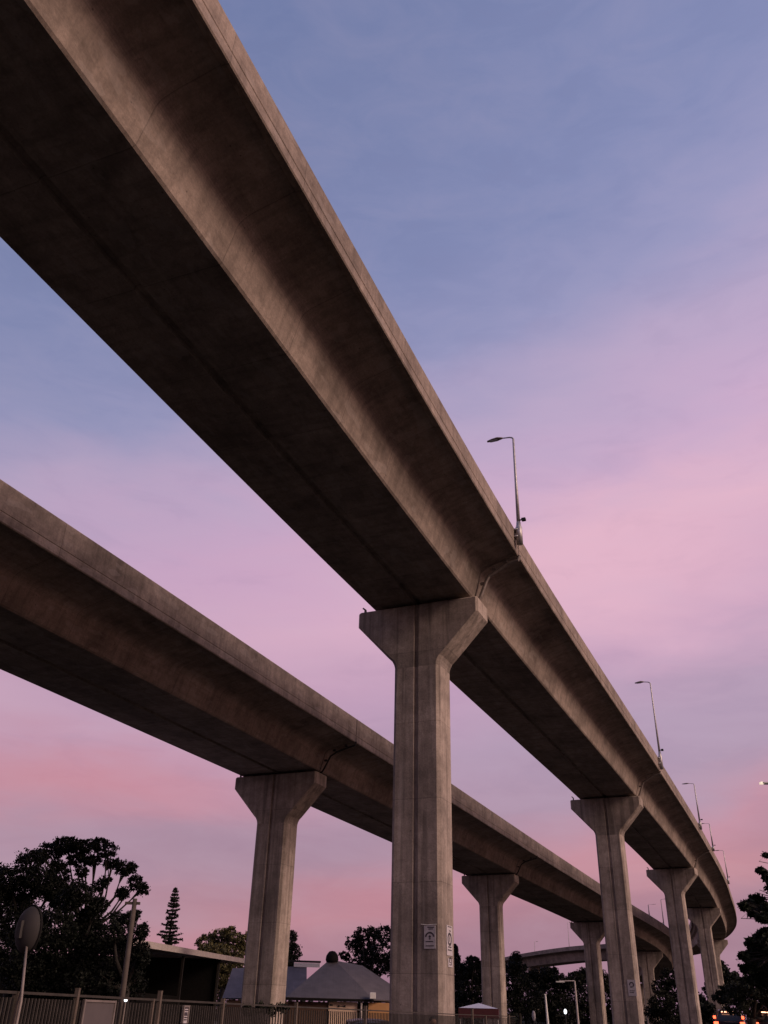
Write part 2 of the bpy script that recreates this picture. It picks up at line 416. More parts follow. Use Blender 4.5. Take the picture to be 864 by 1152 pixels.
pier_at(-5.6, 52.1, 12+G, azof(PA2, MK2[3]), 'left concrete pier standing between the long shed and the grey-roofed house', gp2)
pier_at(11.1, 90.5, 12+G, azof(PA2, MK2[4]), 'middle smaller concrete pier right of the front pier, behind a red canopy', gp2)
pier_at(29.9, 132.9, 11.95+G, azof(PA2, MK2[5])+R_(3), 'small concrete pier just left of the second near pier', gp2)
pier_at(45.0, 161, 10.3+G, azof(PA2, MK2[6])-R_(8), 'shaded small pier tucked between second and third near piers', gp2)
pier_at(57, 210, 7.4+G, azof(PA2, MK2[8]), 'farthest low pier of the lower viaduct, almost hidden by shafts', gp2)

# ------------------------------------------------------------------ drain pipes and cable runs on the spans
def drain(path, i, dims, label, w=.075, mat='pipe', shift=.0):
    hw, wt, hz, ow, oz, pz = dims; p, t, r = frame(path, i); z0 = .15
    q = lambda u, z: p+t*shift+r*u+Vector((0, 0, z+z0))-p
    mb = MB(); mb.tube([q(ow+.02, oz-.02), q(ow-.05, oz-.22), q(ow-.5, oz-.32), q(wt+.72, hz-.02), q(wt+.36, hz-.22), q(wt+.24, hz-.42), q(hw+.27, .12), q(hw+.14, -.06), q(hw-.25, -.10)], w, 8)
    for u, z in ((ow-.6, oz-.22), (wt+.6, hz+.07), (wt+.06, hz*.55)): mb.box(q(u, z+.02), (.16, .10, .10), -math.atan2(t.x, t.y))
    o = mb.build('drain_pipe', M[mat], loc=p); tag(o, label=label, cat='pipe', group='drain pipes at the span joints'); return o
drain(PA1, MK1[3], D1, 'bent drain pipe from the nearest lamp down to the front pier cap')
drain(PA1, MK1[4], D1, 'bent drain pipe above the second near pier cap')
drain(PA1, MK1[5], D1, 'bent drain pipe above the third near pier cap')
drain(PA2, MK2[3], D2, 'black drain pipe bent over the left pier of the lower viaduct', .05, 'rubber')
drain(PA2, MK2[4], D2, 'black drain pipe bent over the middle smaller pier', .05, 'rubber')

# ------------------------------------------------------------------ street lamps on the parapets
def make_lamp(h=5.6, arm=.95):
    e = empty('street_lamp', (0, 0, 0))
    b = MB(); b.lathe([(.14, -.95), (.14, .0), (.11, .05), (.09, .3)], n=12); b.box((-.12, 0, -.55), (.2, .3, .08)); b.box((-.12, 0, -.15), (.2, .3, .08)); b.build('base_sleeve', M['steel'], e, True)
    pl = MB(); pts = [(0, 0, -.1), (0, 0, h*.5), (0, 0, h-.12), (-.06, 0, h-.03), (-.16, 0, h+.02), (-arm*.55, 0, h+.07)]
    pl.tube(pts, [.085, .062, .048, .042, .036, .03], 8); pl.build('pole', M['steel'], e, True)
    hd = MB(); x0 = -arm*.5; x1 = -arm*.5-.72
    rs = []
    for f, wd, th in ((0, .03, .04), (.12, .07, .06), (.35, .13, .09), (.7, .12, .06), (1, .05, .03)):
        x = x0+(x1-x0)*f; z = h+.07-.02*f
        rs.append([(x, -wd, z), (x, -wd*.6, z+th), (x, wd*.6, z+th), (x, wd, z), (x, wd*.7, z-.03), (x, -wd*.7, z-.03)])
    hd.rings(rs); lh = hd.build('lamp_head', M['pipe'], e, True)
    ln = MB(); ln.box(((x0+x1)/2-.06, 0, h+.015), (.34, .15, .02)); ln.build('lens', M['lampoff'], lh)
    bx = MB(); bx.box((.23, 0, .42), (.17, .16, .13)); bx.box((.12, 0, .42), (.14, .05, .05)); bx.build('control_box', M['rubber'], e)
    return e
lamp0 = make_lamp()
def lamp_on(path, s_from, dist, dims, h, label, first=False, flip=False, grp='slim street lamps along the viaduct edge'):
    i = s_from; d = 0
    while d < abs(dist) and 0 < i < len(path)-1:
        j = i+(1 if dist > 0 else -1); d += (path[j]-path[i]).length; i = j
    p, t, r = frame(path, i); ow, oz, pz = dims[3:6]
    e = lamp0 if first else copy_tree(lamp0)
    e.location = p+r*(ow+.20)*(1)+Vector((0, 0, pz+.15))
    e.rotation_euler = (0, 0, math.atan2(r.y, r.x)+(PI if flip else 0)); e.scale = (1, 1, h/5.6)
    if flip: e.location = p+r*(ow-.12)+Vector((0, 0, pz+.15))
    tag(e, label=label, cat='street lamp', group=grp); return e
lamp_on(PA1, MK1[3]-1, 0, D1, 4.6, 'nearest and tallest-looking street lamp, above the front pier on the viaduct edge', True)
lamp_on(PA1, MK1[4]-1, 0, D1, 5.9, 'second street lamp, slim curved-top pole above the second near pier')
lamp_on(PA1, 280, 0, D1, 3.9, 'third street lamp up the viaduct edge, just before the third near pier')
lamp_on(PA1, 310, 0, D1, 2.6, 'fourth street lamp up the viaduct edge, short and close to the parapet')
lamp_on(PA1, 365, 0, D1, 3.8, 'farthest street lamp on the nearer viaduct where its edge curves away')
lamp_on(PA2, 356, 0, D2, 1.5, 'tiny lamp with right-hand arm on the lower viaduct, right of second near pier', flip=True, grp='tiny lamps on the lower and far viaducts')
lamp_on(PA2, 374, 0, D2, 3.7, 'thin pole lamp on the lower viaduct left of the third near pier', flip=True, grp='tiny lamps on the lower and far viaducts')
lamp_on(PA1, MK1[11], -14, DF, 7.5, 'tiny lamp with arm to the right, standing on the distant span', flip=True, grp='tiny lamps on the lower and far viaducts')
lamp_on(PA1, MK1[11], 14, DF, 4.5, 'short thin lamp at the left on the distant span above the trees', flip=True, grp='tiny lamps on the lower and far viaducts')

# ------------------------------------------------------------------ notices on the piers
def notice(parent_loc, az, u, v, z, w, h, side, label, style=0, tilt=0):
    """thin board fixed to a pier face; side 'front' or 'right'"""
    vv = Vector((math.sin(az), math.cos(az), 0)); uu = Vector((vv.y, -vv.x, 0))
    if side == 'front': o = Vector(parent_loc)+uu*u-vv*v; rz = -az
    else: o = Vector(parent_loc)+uu*v+vv*u; rz = -az+PI/2
    e = empty('notice_board', (o.x, o.y, z), rz, label=label, cat='notice', group='white notices fixed to the piers')
    b = MB(); b.box((0, -.012, 0), (w, .016, h)); b.build('panel', M['paper'], e)
    def flat(pts, name='printing'):
        mb_.add([(x, -.0235, zz) for x, zz in pts], [tuple(range(len(pts)))])
    mb_ = MB()
    def rect(x0, x1, z0, z1): mb_.add([(x0, -.0235, z0), (x1, -.0235, z0), (x1, -.0235, z1), (x0, -.0235, z1)], [(0, 1, 2, 3)])
    def arc(cx, cz, r0, r1, a0, a1, n=14, sx=1):
        for k in range(n):
            t0 = a0+(a1-a0)*k/n; t1 = a0+(a1-a0)*(k+1)/n
            mb_.add([(cx+r0*math.cos(t0)*sx, -.0235, cz+r0*math.sin(t0)), (cx+r1*math.cos(t0)*sx, -.0235, cz+r1*math.sin(t0)), (cx+r1*math.cos(t1)*sx, -.0235, cz+r1*math.sin(t1)), (cx+r0*math.cos(t1)*sx, -.0235, cz+r0*math.sin(t1))], [(0, 1, 2, 3)])
    if style == 0:
        rect(-w*.2, w*.38, h*.40, h*.45); rect(-w*.12, w*.3, h*.33, h*.37)
        arc(0, -h*.02, w*.30, w*.42, R_(8), R_(172)); arc(0, h*.02, 0, w*.10, 0, 2*PI); rect(-w*.03, w*.03, -h*.12, h*.02); rect(-w*.10, w*.10, -h*.09, -h*.06)
        rect(-w*.36, w*.30, -h*.215, -h*.17); rect(-w*.36, w*.36, -h*.40, -h*.36)
    elif style == 1:
        rect(-w*.3, w*.35, h*.44, h*.47); rect(-w*.05, w*.2, h*.30, h*.34); arc(0, h*.04, w*.22, w*.36, 0, 2*PI, 20); rect(-w*.05, w*.05, -h*.04, h*.14)
        rect(-w*.3, w*.3, -h*.24, -h*.20); rect(-w*.34, w*.34, -h*.34, -h*.30)
    else:
        arc(0, h*.2, w*.16, w*.30, R_(-60), R_(200)); rect(-w*.2, w*.1, h*.02, h*.09); rect(-w*.32, w*.32, -h*.2, -h*.16); rect(-w*.32, w*.2, -h*.3, -h*.26)
    mb_.build('printing', M['ink'], e)
    if style == 0:
        c = MB(); c.tube([(-w*.75, -.02, h*.56), (-w*.2, -.02, h*.53), (w*.6, -.02, h*.55)], .01, 5); c.build('cable_tie', M['white'], e)
    return e
a1 = azof(PA1, MK1[3])
notice((1.74, 34.4, 0), a1, .56, .72, 4.03, .42, .72, 'front', 'white notice with a dark arch symbol on the shaded face of the front pier')
notice((1.74, 34.4, 0), a1, .10, .97, 3.98, .60, .95, 'right', 'white notice with a ring symbol on the sunlit side of the front pier', 1)
notice((1.74, 34.4, 0), a1, .16, .97, 3.28, .46, .26, 'right', 'small blank pale sheet below the ring notice on the front pier', 9)
notice((17.8, 69.9, 0), azof(PA1, MK1[4]), .60, .72, 3.75, .56, 1.0, 'front', 'faded small notice with a curl symbol on the second near pier', 2)

# ------------------------------------------------------------------ trees
def leaves_mesh(name, pts, size, mat, parent, rng, aspect=.55):
    n = len(pts); P = np.array(pts)
    a = rng.normal(size=(n, 3)); a /= np.linalg.norm(a, axis=1)[:, None]+1e-9
    b = rng.normal(size=(n, 3)); b -= (b*a).sum(1)[:, None]*a; b /= np.linalg.norm(b, axis=1)[:, None]+1e-9
    s = size*rng.uniform(.6, 1.35, n)[:, None]
    v = np.empty((n, 4, 3)); v[:, 0] = P-a*s*.5; v[:, 1] = P+b*s*aspect*.5; v[:, 2] = P+a*s*.5; v[:, 3] = P-b*s*aspect*.5
    me = bpy.data.meshes.new(name); me.vertices.add(n*4); me.vertices.foreach_set('co', v.reshape(-1))
    me.loops.add(n*4); me.loops.foreach_set('vertex_index', np.arange(n*4, dtype=np.int32))
    me.polygons.add(n); me.polygons.foreach_set('loop_start', np.arange(0, n*4, 4, dtype=np.int32)); me.polygons.foreach_set('loop_total', np.full(n, 4, dtype=np.int32))
    me.update(calc_edges=True); me.materials.append(mat)
    o = bpy.data.objects.new(name, me); col.objects.link(o); o.parent = parent; return o

def tree(name, base, blobs, leaf, mat, label, cat='tree', group=None, seed=1, dens=1.0, clump=.33, trunk_r=.22, limb=True, trunk_top=None, lr=1.0):
    """base: foot of the trunk; blobs: (centre, (rx,ry,rz)); foliage is grown as clumps of leaf faces inside the blobs"""
    rng = np.random.default_rng(seed); base = Vector(base)
    e = empty(name, base, label=label, cat=cat, group=group)
    cs = [Vector(b[0]) for b in blobs]; mean = sum(cs, Vector())/len(cs)
    tt = Vector(trunk_top) if trunk_top else Vector((base.x*.4+mean.x*.6, base.y*.4+mean.y*.6, base.z+(mean.z-base.z)*.62))
    mb = MB(); mid = (base+tt)/2+Vector((rng.normal()*.15, rng.normal()*.15, 0))
    mb.tube([(base-base)-Vector((0, 0, .3)), mid-base, tt-base], [trunk_r*1.3, trunk_r, trunk_r*.75], 9)
    pts = []
    for c, r in blobs:
        c = Vector(c)
        if limb:
            q = (tt*.5+c*.5)+Vector((rng.normal()*.2, rng.normal()*.2, rng.normal()*.15)); rr = trunk_r*.42*lr
            mb.tube([tt-base, q-base, c-base], [rr*1.2, rr*.75, rr*.3], 6)
            for _ in range(4):
                d = Vector(rng.normal(size=3)); d.normalize(); d = Vector((d.x*r[0], d.y*r[1], abs(d.z)*r[2]))*.85
                mb.tube([(q+c)/2-base, c+d*.4+Vector(rng.normal(size=3))*.06-base, c+d-base], [rr*.45, rr*.25, rr*.08], 5)
        vol = r[0]*r[1]*r[2]; cr = clump*min(r)**.5*.8
        nc = max(6, int(dens*2.6*(r[0]*r[1]+r[0]*r[2]+r[1]*r[2])/(cr*cr)))
        for _ in range(nc):
            d = rng.normal(size=3); d /= np.linalg.norm(d); k = rng.uniform(.25, 1)**.45
            cc = np.array(c)+d*k*np.array(r)
            m_ = int(rng.integers(10, 30)*max(1, (cr/leaf/2.3))**1.45)
            p = rng.normal(size=(m_, 3))*cr*rng.uniform(.34, .62)*np.array([1, 1, .7])
            pts.append(cc+p)
    mb.build('trunk', M['bark'], e, True)
    P = np.concatenate(pts)-np.array(base); P = P[P[:, 2] > .05]
    leaves_mesh('crown', P, leaf, mat, e, rng)
    return e
def px_blobs(lst, d, spread=1.2, seed=0, flat=1.0):
    """(px,py,rpx[,rpy]) of crown masses seen at distance d -> centres and radii in metres"""
    rng = np.random.default_rng(seed); out = []
    for q in lst:
        dd = d+rng.uniform(-spread, spread); c = at(q[0], q[1], dd); k = c.length/FPX
        rx = q[2]*k; rz = (q[3] if len(q) > 3 else q[2])*k
        out.append((c, (rx, max(rx, rz)*.95, rz*flat)))
    return out
def foot(px, d): p = at(px, 1140, d); return (p.x, p.y, 0)

# tall spreading tree at the left, and its neighbours
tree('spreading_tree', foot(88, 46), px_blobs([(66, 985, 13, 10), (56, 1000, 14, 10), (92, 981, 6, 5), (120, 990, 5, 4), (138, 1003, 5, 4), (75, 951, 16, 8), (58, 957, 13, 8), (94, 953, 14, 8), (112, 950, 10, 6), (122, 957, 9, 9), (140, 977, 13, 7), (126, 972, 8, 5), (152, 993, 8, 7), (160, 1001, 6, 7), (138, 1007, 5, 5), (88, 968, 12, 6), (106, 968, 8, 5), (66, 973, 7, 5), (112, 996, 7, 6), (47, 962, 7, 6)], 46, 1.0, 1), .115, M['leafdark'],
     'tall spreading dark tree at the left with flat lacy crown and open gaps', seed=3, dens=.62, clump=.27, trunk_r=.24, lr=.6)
tree('round_tree', foot(20, 44), px_blobs([(34, 970, 14, 12), (12, 990, 16, 13), (-8, 985, 14, 12), (45, 990, 16, 14), (25, 1005, 20, 14), (0, 1020, 20, 18), (-20, 1005, 20, 20), (30, 1040, 26, 20), (60, 1000, 12, 10)], 44, 1.2, 2), .115, M['leafdark'],
     'rounded dark tree at the left edge under the spreading crown', seed=5, dens=1.2, clump=.30)
tree('leafy_tree', foot(85, 42), px_blobs([(88, 1005, 15, 12), (108, 1020, 11, 9), (72, 1015, 14, 12), (98, 1040, 18, 14), (60, 1045, 24, 18), (25, 1075, 30, 22), (75, 1080, 34, 26), (110, 1068, 18, 18), (50, 1105, 40, 20), (100, 1108, 30, 18)], 42, 1.2, 3), .115, M['leafdark'],
     'dense dark tree mass behind the round mirror and slatted fence', seed=6, dens=1.5, clump=.32)
tree('bushy_tree', foot(142, 40), px_blobs([(133, 1035, 9, 8), (146, 1033, 8, 6), (153, 1028, 5, 4), (128, 1048, 12, 10), (148, 1055, 12, 13), (160, 1048, 6, 8), (140, 1080, 20, 20), (160, 1075, 7, 12), (150, 1105, 14, 14), (125, 1105, 18, 14)], 40, .8, 4), .10, M['leafdark'],
     'lower bushy dark tree around the leaning timber pole', seed=7, dens=.85, clump=.27)
tree('olive_tree', foot(250, 118), px_blobs([(232, 1062, 12, 9), (247, 1055, 11, 9), (258, 1052, 7, 8), (268, 1058, 9, 9), (240, 1070, 16, 8), (262, 1070, 14, 8), (281, 1058, 8, 9), (250, 1082, 22, 12), (258, 1098, 20, 12), (240, 1112, 20, 14)], 118, 3, 5), .28, M['leafolive'],
     'olive-green tree behind the shed roof, left of the left pier', seed=8, dens=.5, clump=.34, trunk_r=.3)
tree('slender_tree', foot(328, 110), px_blobs([(329, 1053, 5, 5), (328, 1062, 7, 6), (331, 1072, 7, 8), (326, 1080, 8, 8)], 110, 1, 6), .22, M['leafdark'],
     'small dark tree peeping out right of the left pier', seed=9, dens=.8, clump=.4)
tree('open_crowned_tree', foot(412, 105), px_blobs([(408, 1052, 9, 8), (398, 1062, 9, 8), (421, 1050, 8, 7), (433, 1052, 9, 9), (388, 1075, 6, 4), (412, 1066, 12, 8), (428, 1070, 12, 10), (404, 1080, 12, 9), (424, 1088, 16, 10), (440, 1085, 10, 12)], 105, 2, 7), .22, M['leafdark'],
     'dark open-crowned tree behind the pyramid roof, left of front pier', seed=10, dens=.42, clump=.28, trunk_r=.25)
tree('pointed_tree', foot(512, 120), px_blobs([(512, 1068, 2, 5), (513, 1078, 4, 6), (514, 1088, 5, 7), (515, 1100, 9, 10), (514, 1120, 12, 16)], 120, .5, 8), .22, M['leafdark'],
     'narrow pointed dark tree just right of the front pier', seed=11, dens=1.0, clump=.3, limb=False)
tree('ragged_tree', foot(530, 112), px_blobs([(528, 1080, 4, 4), (534, 1084, 8, 6), (524, 1092, 10, 8), (540, 1095, 10, 9), (530, 1110, 16, 12), (545, 1118, 14, 14), (525, 1130, 14, 12)], 112, 2, 9), .24, M['leafdark'],
     'ragged dark tree between the front pier and the middle pier', seed=12, dens=.55, clump=.32)
tree('upright_tree', foot(582, 128), px_blobs([(580, 1078, 5, 6), (576, 1088, 8, 6), (586, 1092, 8, 8), (578, 1106, 14, 12), (590, 1122, 18, 16), (572, 1130, 14, 14)], 128, 2, 10), .27, M['leafdark'],
     'dark upright tree immediately right of the middle pier, in front of distant span', seed=13, dens=.95, clump=.42)
tree('broad_tree', foot(625, 135), px_blobs([(608, 1098, 12, 7), (618, 1094, 9, 5), (600, 1108, 14, 10), (632, 1106, 12, 8), (615, 1118, 18, 14), (640, 1122, 16, 14), (604, 1134, 18, 12), (630, 1140, 20, 12)], 135, 2, 11), .28, M['leafdark'],
     'broad dark tree below the distant span, behind the thin street lamp', seed=14, dens=.95, clump=.42)
tree('shaded_tree', foot(662, 142), px_blobs([(648, 1102, 10, 7), (662, 1098, 12, 7), (676, 1104, 10, 9), (655, 1120, 18, 16), (678, 1125, 14, 16), (665, 1142, 20, 10), (692, 1110, 10, 10), (700, 1128, 12, 16)], 142, 1.5, 12), .28, M['leafmid'],
     'dark tree behind the small pier left of the second near pier', seed=15, dens=.9, clump=.42)
tree('green_tree', foot(748, 150), px_blobs([(752, 1100, 8, 8), (744, 1112, 9, 8), (758, 1115, 9, 10), (745, 1130, 12, 12), (760, 1138, 12, 12), (738, 1142, 10, 10)], 150, 1.5, 13), .28, M['leafmid'],
     'greenish tree filling the gap between second and third near piers', seed=16, dens=.9, clump=.4)
tree('leaning_bush', foot(788, 120), px_blobs([(786, 1128, 8, 8), (792, 1138, 10, 8), (780, 1145, 8, 8), (806, 1146, 8, 5)], 120, 1, 14), .36, M['leafdark'],
     'low dark bush between the third and fourth near piers', cat='bush', seed=17, dens=.9, clump=.36)
tree('far_round_tree', foot(812, 230), px_blobs([(809, 1092, 8, 9), (812, 1104, 12, 10), (820, 1100, 9, 6), (806, 1112, 12, 10), (825, 1110, 14, 8)], 230, 3, 15), .7, M['leafmid'],
     'far rounded tree right of the fourth pier below the cap end', seed=18, dens=.8, clump=.6, trunk_r=.3)
tree('wide_dark_tree', foot(846, 62), px_blobs([(812, 1122, 8, 5), (822, 1118, 11, 9), (838, 1114, 15, 12), (855, 1108, 17, 13), (870, 1112, 18, 16), (828, 1130, 14, 9), (848, 1128, 18, 11), (868, 1130, 18, 12), (842, 1104, 8, 5)], 62, 1.2, 16), .14, M['leafmid'],
     'wide dark tree over the two cars at the lower right', seed=19, dens=.7, clump=.3, trunk_r=.25)
tree('overhanging_tree', foot(960, 13), px_blobs([(862, 962, 2, 1.2), (858, 980, 4, 3), (866, 988, 6, 4), (872, 998, 8, 8),
      (836, 1020, 4, 2.5), (843, 1017, 5, 4), (852, 1011, 5, 4), (848, 1027, 5, 4), (858, 1021, 6, 6), (857, 1034, 5, 3), (868, 1026, 8, 9), (885, 1010, 14, 14),
      (845, 1061, 5, 4), (855, 1055, 6, 5), (863, 1050, 6, 4), (838, 1076, 4, 3), (847, 1074, 7, 5), (858, 1070, 8, 8), (866, 1064, 8, 10), (838, 1090, 4, 3), (846, 1088, 6, 4), (857, 1092, 9, 8), (868, 1088, 10, 12),
      (852, 1104, 8, 5), (866, 1106, 10, 8), (885, 1080, 18, 22), (905, 1040, 22, 22), (920, 1080, 24, 24)], 13, .5, 17), .066, M['leafnear'],
     'near leafy branches reaching in from the right edge of the view', seed=20, dens=.42, clump=.15, trunk_r=.16, trunk_top=tuple(at(975, 1040, 13)), lr=.22)

def norfolk(base, h, label):
    rng = np.random.default_rng(44); base = Vector(base)
    e = empty('norfolk_pine', base, label=label, cat='tree')
    t = MB(); t.tube([(0, 0, -.2), (0, 0, h*.5), (0, 0, h)], [.3, .18, .03], 8); t.build('trunk', M['bark'], e, True)
    pts = []; br = MB(); z = h*.22; 
    while z < h*.985:
        f = 1-z/h; L0 = (.25+f*3.1*(.9+.2*rng.random())); k = 6; a0 = rng.uniform(0, 1)
        for i in range(k):
            a = a0+2*PI*i/k; d = Vector((math.cos(a), math.sin(a), 0))
            L = L0*rng.choice([.45, .8, .95, 1.0, 1.15, .65]); dz_ = rng.uniform(-.12, .3)*L; tip = d*L+Vector((0, 0, z+dz_))
            br.tube([(0, 0, z), d*L*.55+Vector((0, 0, z-.02)), tip], [.05, .035, .015], 4)
            nn = int(40+L*70)
            for _ in range(nn):
                s = rng.uniform(.12, 1); c = d*L*s+Vector((0, 0, z+dz_*s*s)); sd = Vector((-d.y, d.x, 0))*rng.normal()*.09*(1.2-s)*L
                pts.append(tuple(c+sd+Vector(rng.normal(size=3))*.05+Vector((0, 0, .05))))
        z += (.30+f*.46)*rng.uniform(.75, 1.25)
    tag(br.build('branches', M['bark'], e), kind='stuff'); leaves_mesh('crown', np.array(pts), .26, M['leafmid'], e, rng, .4); return e
norfolk((at(197.5, 1000, 125).x, at(197.5, 1000, 125).y, 0), at(197, 998, 125).z, 'slim conical pine with tiered branches above the shed roof')

# low far woodland closing the horizon
rng = np.random.default_rng(77); pts = []
for i in range(420):
    az = R_(rng.uniform(-34, 34)); d = rng.uniform(215, 300); h = rng.uniform(1.5, 5.2); c = np.array([math.sin(az)*d, math.cos(az)*d, h*.5])
    pts.append(c+rng.normal(size=(130, 3))*np.array([2.6, 2.6, h*.36]))
P = np.concatenate(pts); P = P[P[:, 2] > 0]
tag(leaves_mesh('far_woodland', P, .95, M['leafdark'], None, rng, .7), label='low dark line of distant woodland along the horizon', cat='woodland', kind='stuff')

# small plant against the left pier's foot (seen over the fence)
tree('weed', (-5.1, 45.5, 0), [((-5.5+.5*i, 45.5, 1.75+.1*(i % 2)), (.28, .25, .22)) for i in range(4)], .12, M['leafmid'], 'scrubby plant against the foot of the left pier', cat='plant', seed=30, dens=.6, clump=.3, trunk_r=.03)

# ------------------------------------------------------------------ fence
FP = [(-4.6, 5.2), (-3.25, 8.75), (-2.78, 11.0), (-1.65, 15.9), (2.4, 29.0), (4.85, 34.0)]
FH = EYE+.118
def fence_y(y):
    for (x0, y0), (x1, y1) in zip(FP, FP[1:]):
        if y0 <= y <= y1: return x0+(x1-x0)*(y-y0)/(y1-y0)
def fence_at(px, d0=0):
    """point on the fence line seen in the given picture column"""
    v = at(px, 1135, 1.0); k = v.x/v.y
    for (x0, y0), (x1, y1) in zip(FP, FP[1:]):
        den = (x1-x0)-k*(y1-y0)
        if abs(den) < 1e-9: continue
        s = (k*y0-x0)/den
        if 0 <= s <= 1: return Vector((x0+(x1-x0)*s, y0+(y1-y0)*s, 0)), math.atan2(y1-y0, x1-x0)
fe = empty('steel_fence', (FP[0][0], FP[0][1], 0), label='long slatted steel fence along the bottom of the view, rail at eye height', cat='fence')
F0 = Vector((FP[0][0], FP[0][1], 0))
tr = MB()
for (a, b) in zip(FP, FP[1:]):
    a = Vector((*a, 0)); b = Vector((*b, 0)); an = math.atan2(b.y-a.y, b.x-a.x); c = (a+b)/2-F0; L = (b-a).length
    tr.box((c.x, c.y, FH), (L+.02, .03, .022), an)
tr.build('top_rail', M['rust'], fe)
tr = MB()
for (a, b) in zip(FP, FP[1:]):
    a = Vector((*a, 0)); b = Vector((*b, 0)); an = math.atan2(b.y-a.y, b.x-a.x); c = (a+b)/2-F0; L = (b-a).length
    tr.box((c.x, c.y, .16), (L+.02, .035, .035), an)
tr.build('bottom_rail', M['rust'], fe)
for (a, b), sp in zip(zip(FP, FP[1:]), (.09, .06, .075, .115, .115)):
    a = Vector((*a, 0)); b = Vector((*b, 0)); L = (b-a).length; an = math.atan2(b.y-a.y, b.x-a.x)
    mb = MB(); n = int(L/sp)
    for k in range(n):
        p = a+(b-a)*((k+.5)/n)-F0; mb.box((p.x, p.y, FH/2+.06), (.016, .016, FH-.20), an)
    mb.build('baluster_panel', M['rust'], fe)
for px, wd, ex in ((16, .075, .0), (84, .05, .06), (171, .04, 0), (178, .055, .09), (250, .06, .05), (333, .06, .06), (411, .07, .07), (531, .075, .16), (546, .06, .0), (572, .07, .04)):
    r = fence_at(px)
    if r:
        p, an = r; p = p-F0; mb = MB(); mb.box((p.x, p.y, (FH+ex)/2), (wd*.8, wd*.8, FH+ex), an); mb.box((p.x, p.y, FH+ex+.004), (wd*.84, wd*.84, .008), an); mb.build('post', M['post'], fe)
# grey board and notice hung on the fence
def on_fence(px0, px1, z0, z1, mat, name, label, cat, off=-.05, printing=False):
    a, an = fence_at(px0); b, _ = fence_at(px1); c = (a+b)/2; L = (b-a).length; nn = Vector((math.sin(an), -math.cos(an), 0))
    e = empty(name, c+nn*.045+Vector((0, 0, z0)), an, label=label, cat=cat)
    m_ = MB(); m_.box((0, 0, (z1-z0)/2), (L, .012, z1-z0)); m_.build('panel', mat, e)
    fr = MB()
    for sx in (-1, 1): fr.box((sx*(L/2-.012), -.004, (z1-z0)/2), (.024, .028, z1-z0+.004))
    fr.box((0, -.004, z1-z0-.01), (L-.05, .026, .02)); fr.build('frame', M['pipe'], e)
    if printing:
        p = MB()
        for k in range(6): p.box((0, -.009, (z1-z0)*(.85-.13*k)), (L*(.7-.1*(k % 3)), .003, .012))
        p.box((0, -.009, (z1-z0)*.5), (L*.5, .0035, .03)); p.build('printing', M['ink'], e)
    return e
on_fence(88, 124, .4, FH-.03, M['board'], 'sign_board', 'plain grey board fixed on the slatted fence at the lower left', 'board')
on_fence(202, 208.5, FH-.24, FH-.045, M['paper'], 'fence_notice', 'small pale printed notice on the fence below the shed', 'notice', printing=True)
on_fence(126, 168, .3, FH-.03, M['darkpanel'], 'shade_panel', 'dark panel behind fence slats right of the grey board', 'panel') if False else None

# convex mirror seen from behind, on a thin pole at the fence
p, an = fence_at(17); top = at(32, 1046, p.length*1.02)
e = empty('round_mirror', (p.x+.06, p.y-.06, 0), label='round dark disc on a thin leaning pole at the lower left fence', cat='mirror')
mb = MB(); rel = top-Vector((p.x+.06, p.y-.06, 0)); mb.tube([(0, 0, .02), (0, 0, 1.65), tuple(rel)], [.017, .014, .010], 8); mb.build('pole', M['pipe'], e, True)
mb = MB(); mb.lathe([(.02, -.09), (.10, -.075), (.15, -.03), (.165, 0), (.168, .012), (.001, .016)], n=32)
o = mb.build('disc', M['mirrorback'], e, True); o.location = rel; o.rotation_euler = (R_(88), 0, R_(150)); o.scale = (.95, 1.25, 1)
rm = MB(); rm.rings([[(math.cos(t)*(.166+a), math.sin(t)*(.166+a), zz) for a, zz in ((0, -.004), (.009, -.004), (.009, .016), (0, .016))] for t in [2*PI*k/40 for k in range(41)]], cap=False); rm.build('rim', M['darkpanel'], o, True)
bk = MB(); bk.box((0, 0, -.10), (.05, .12, .03)); bk.box((0, .05, -.085), (.02, .02, .05)); bk.box((0, -.05, -.085), (.02, .02, .05)); bk.build('bracket', M['mirrorback'], o)

# ------------------------------------------------------------------ timber pole with a small bright lamp
b0 = at(134, 1150, 28); t0 = at(152, 1011, 28)
e = empty('timber_pole', (b0.x, b0.y, 0), label='leaning grey timber pole in front of the bushy tree', cat='pole')
mb = MB(); dz = (t0-Vector((b0.x, b0.y, 0))); k = Vector((b0.x, b0.y, 0)); lean = (t0.x-b0.x)/(t0.z-b0.z)
mb.tube([(-lean*b0.z, 0, -.2), (t0.x-b0.x, t0.y-b0.y, t0.z)], [.085, .062], 12); mb.build('shaft', M['wood'], e, True)
mb = MB(); mb.box((t0.x-b0.x-.05, t0.y-b0.y, t0.z-.12), (.42, .07, .07)); mb.build('cross_arm', M['wood'], e)
lp = at(141.5, 1125, 26)
e = empty('yard_light', (lp.x, lp.y, 0), label='small bright white light glowing just above the fence rail at left', cat='light')
mb = MB(); mb.tube([(0, 0, 0), (0, 0, lp.z-.06)], .02, 6); mb.build('post', M['pipe'], e); mb = MB(); mb.lathe([(.01, -.04), (.036, -.03), (.044, 0), (.036, .03), (.01, .035)], n=12); o = mb.build('globe', M['lamplit'], e, True); o.location = (0, 0, lp.z)

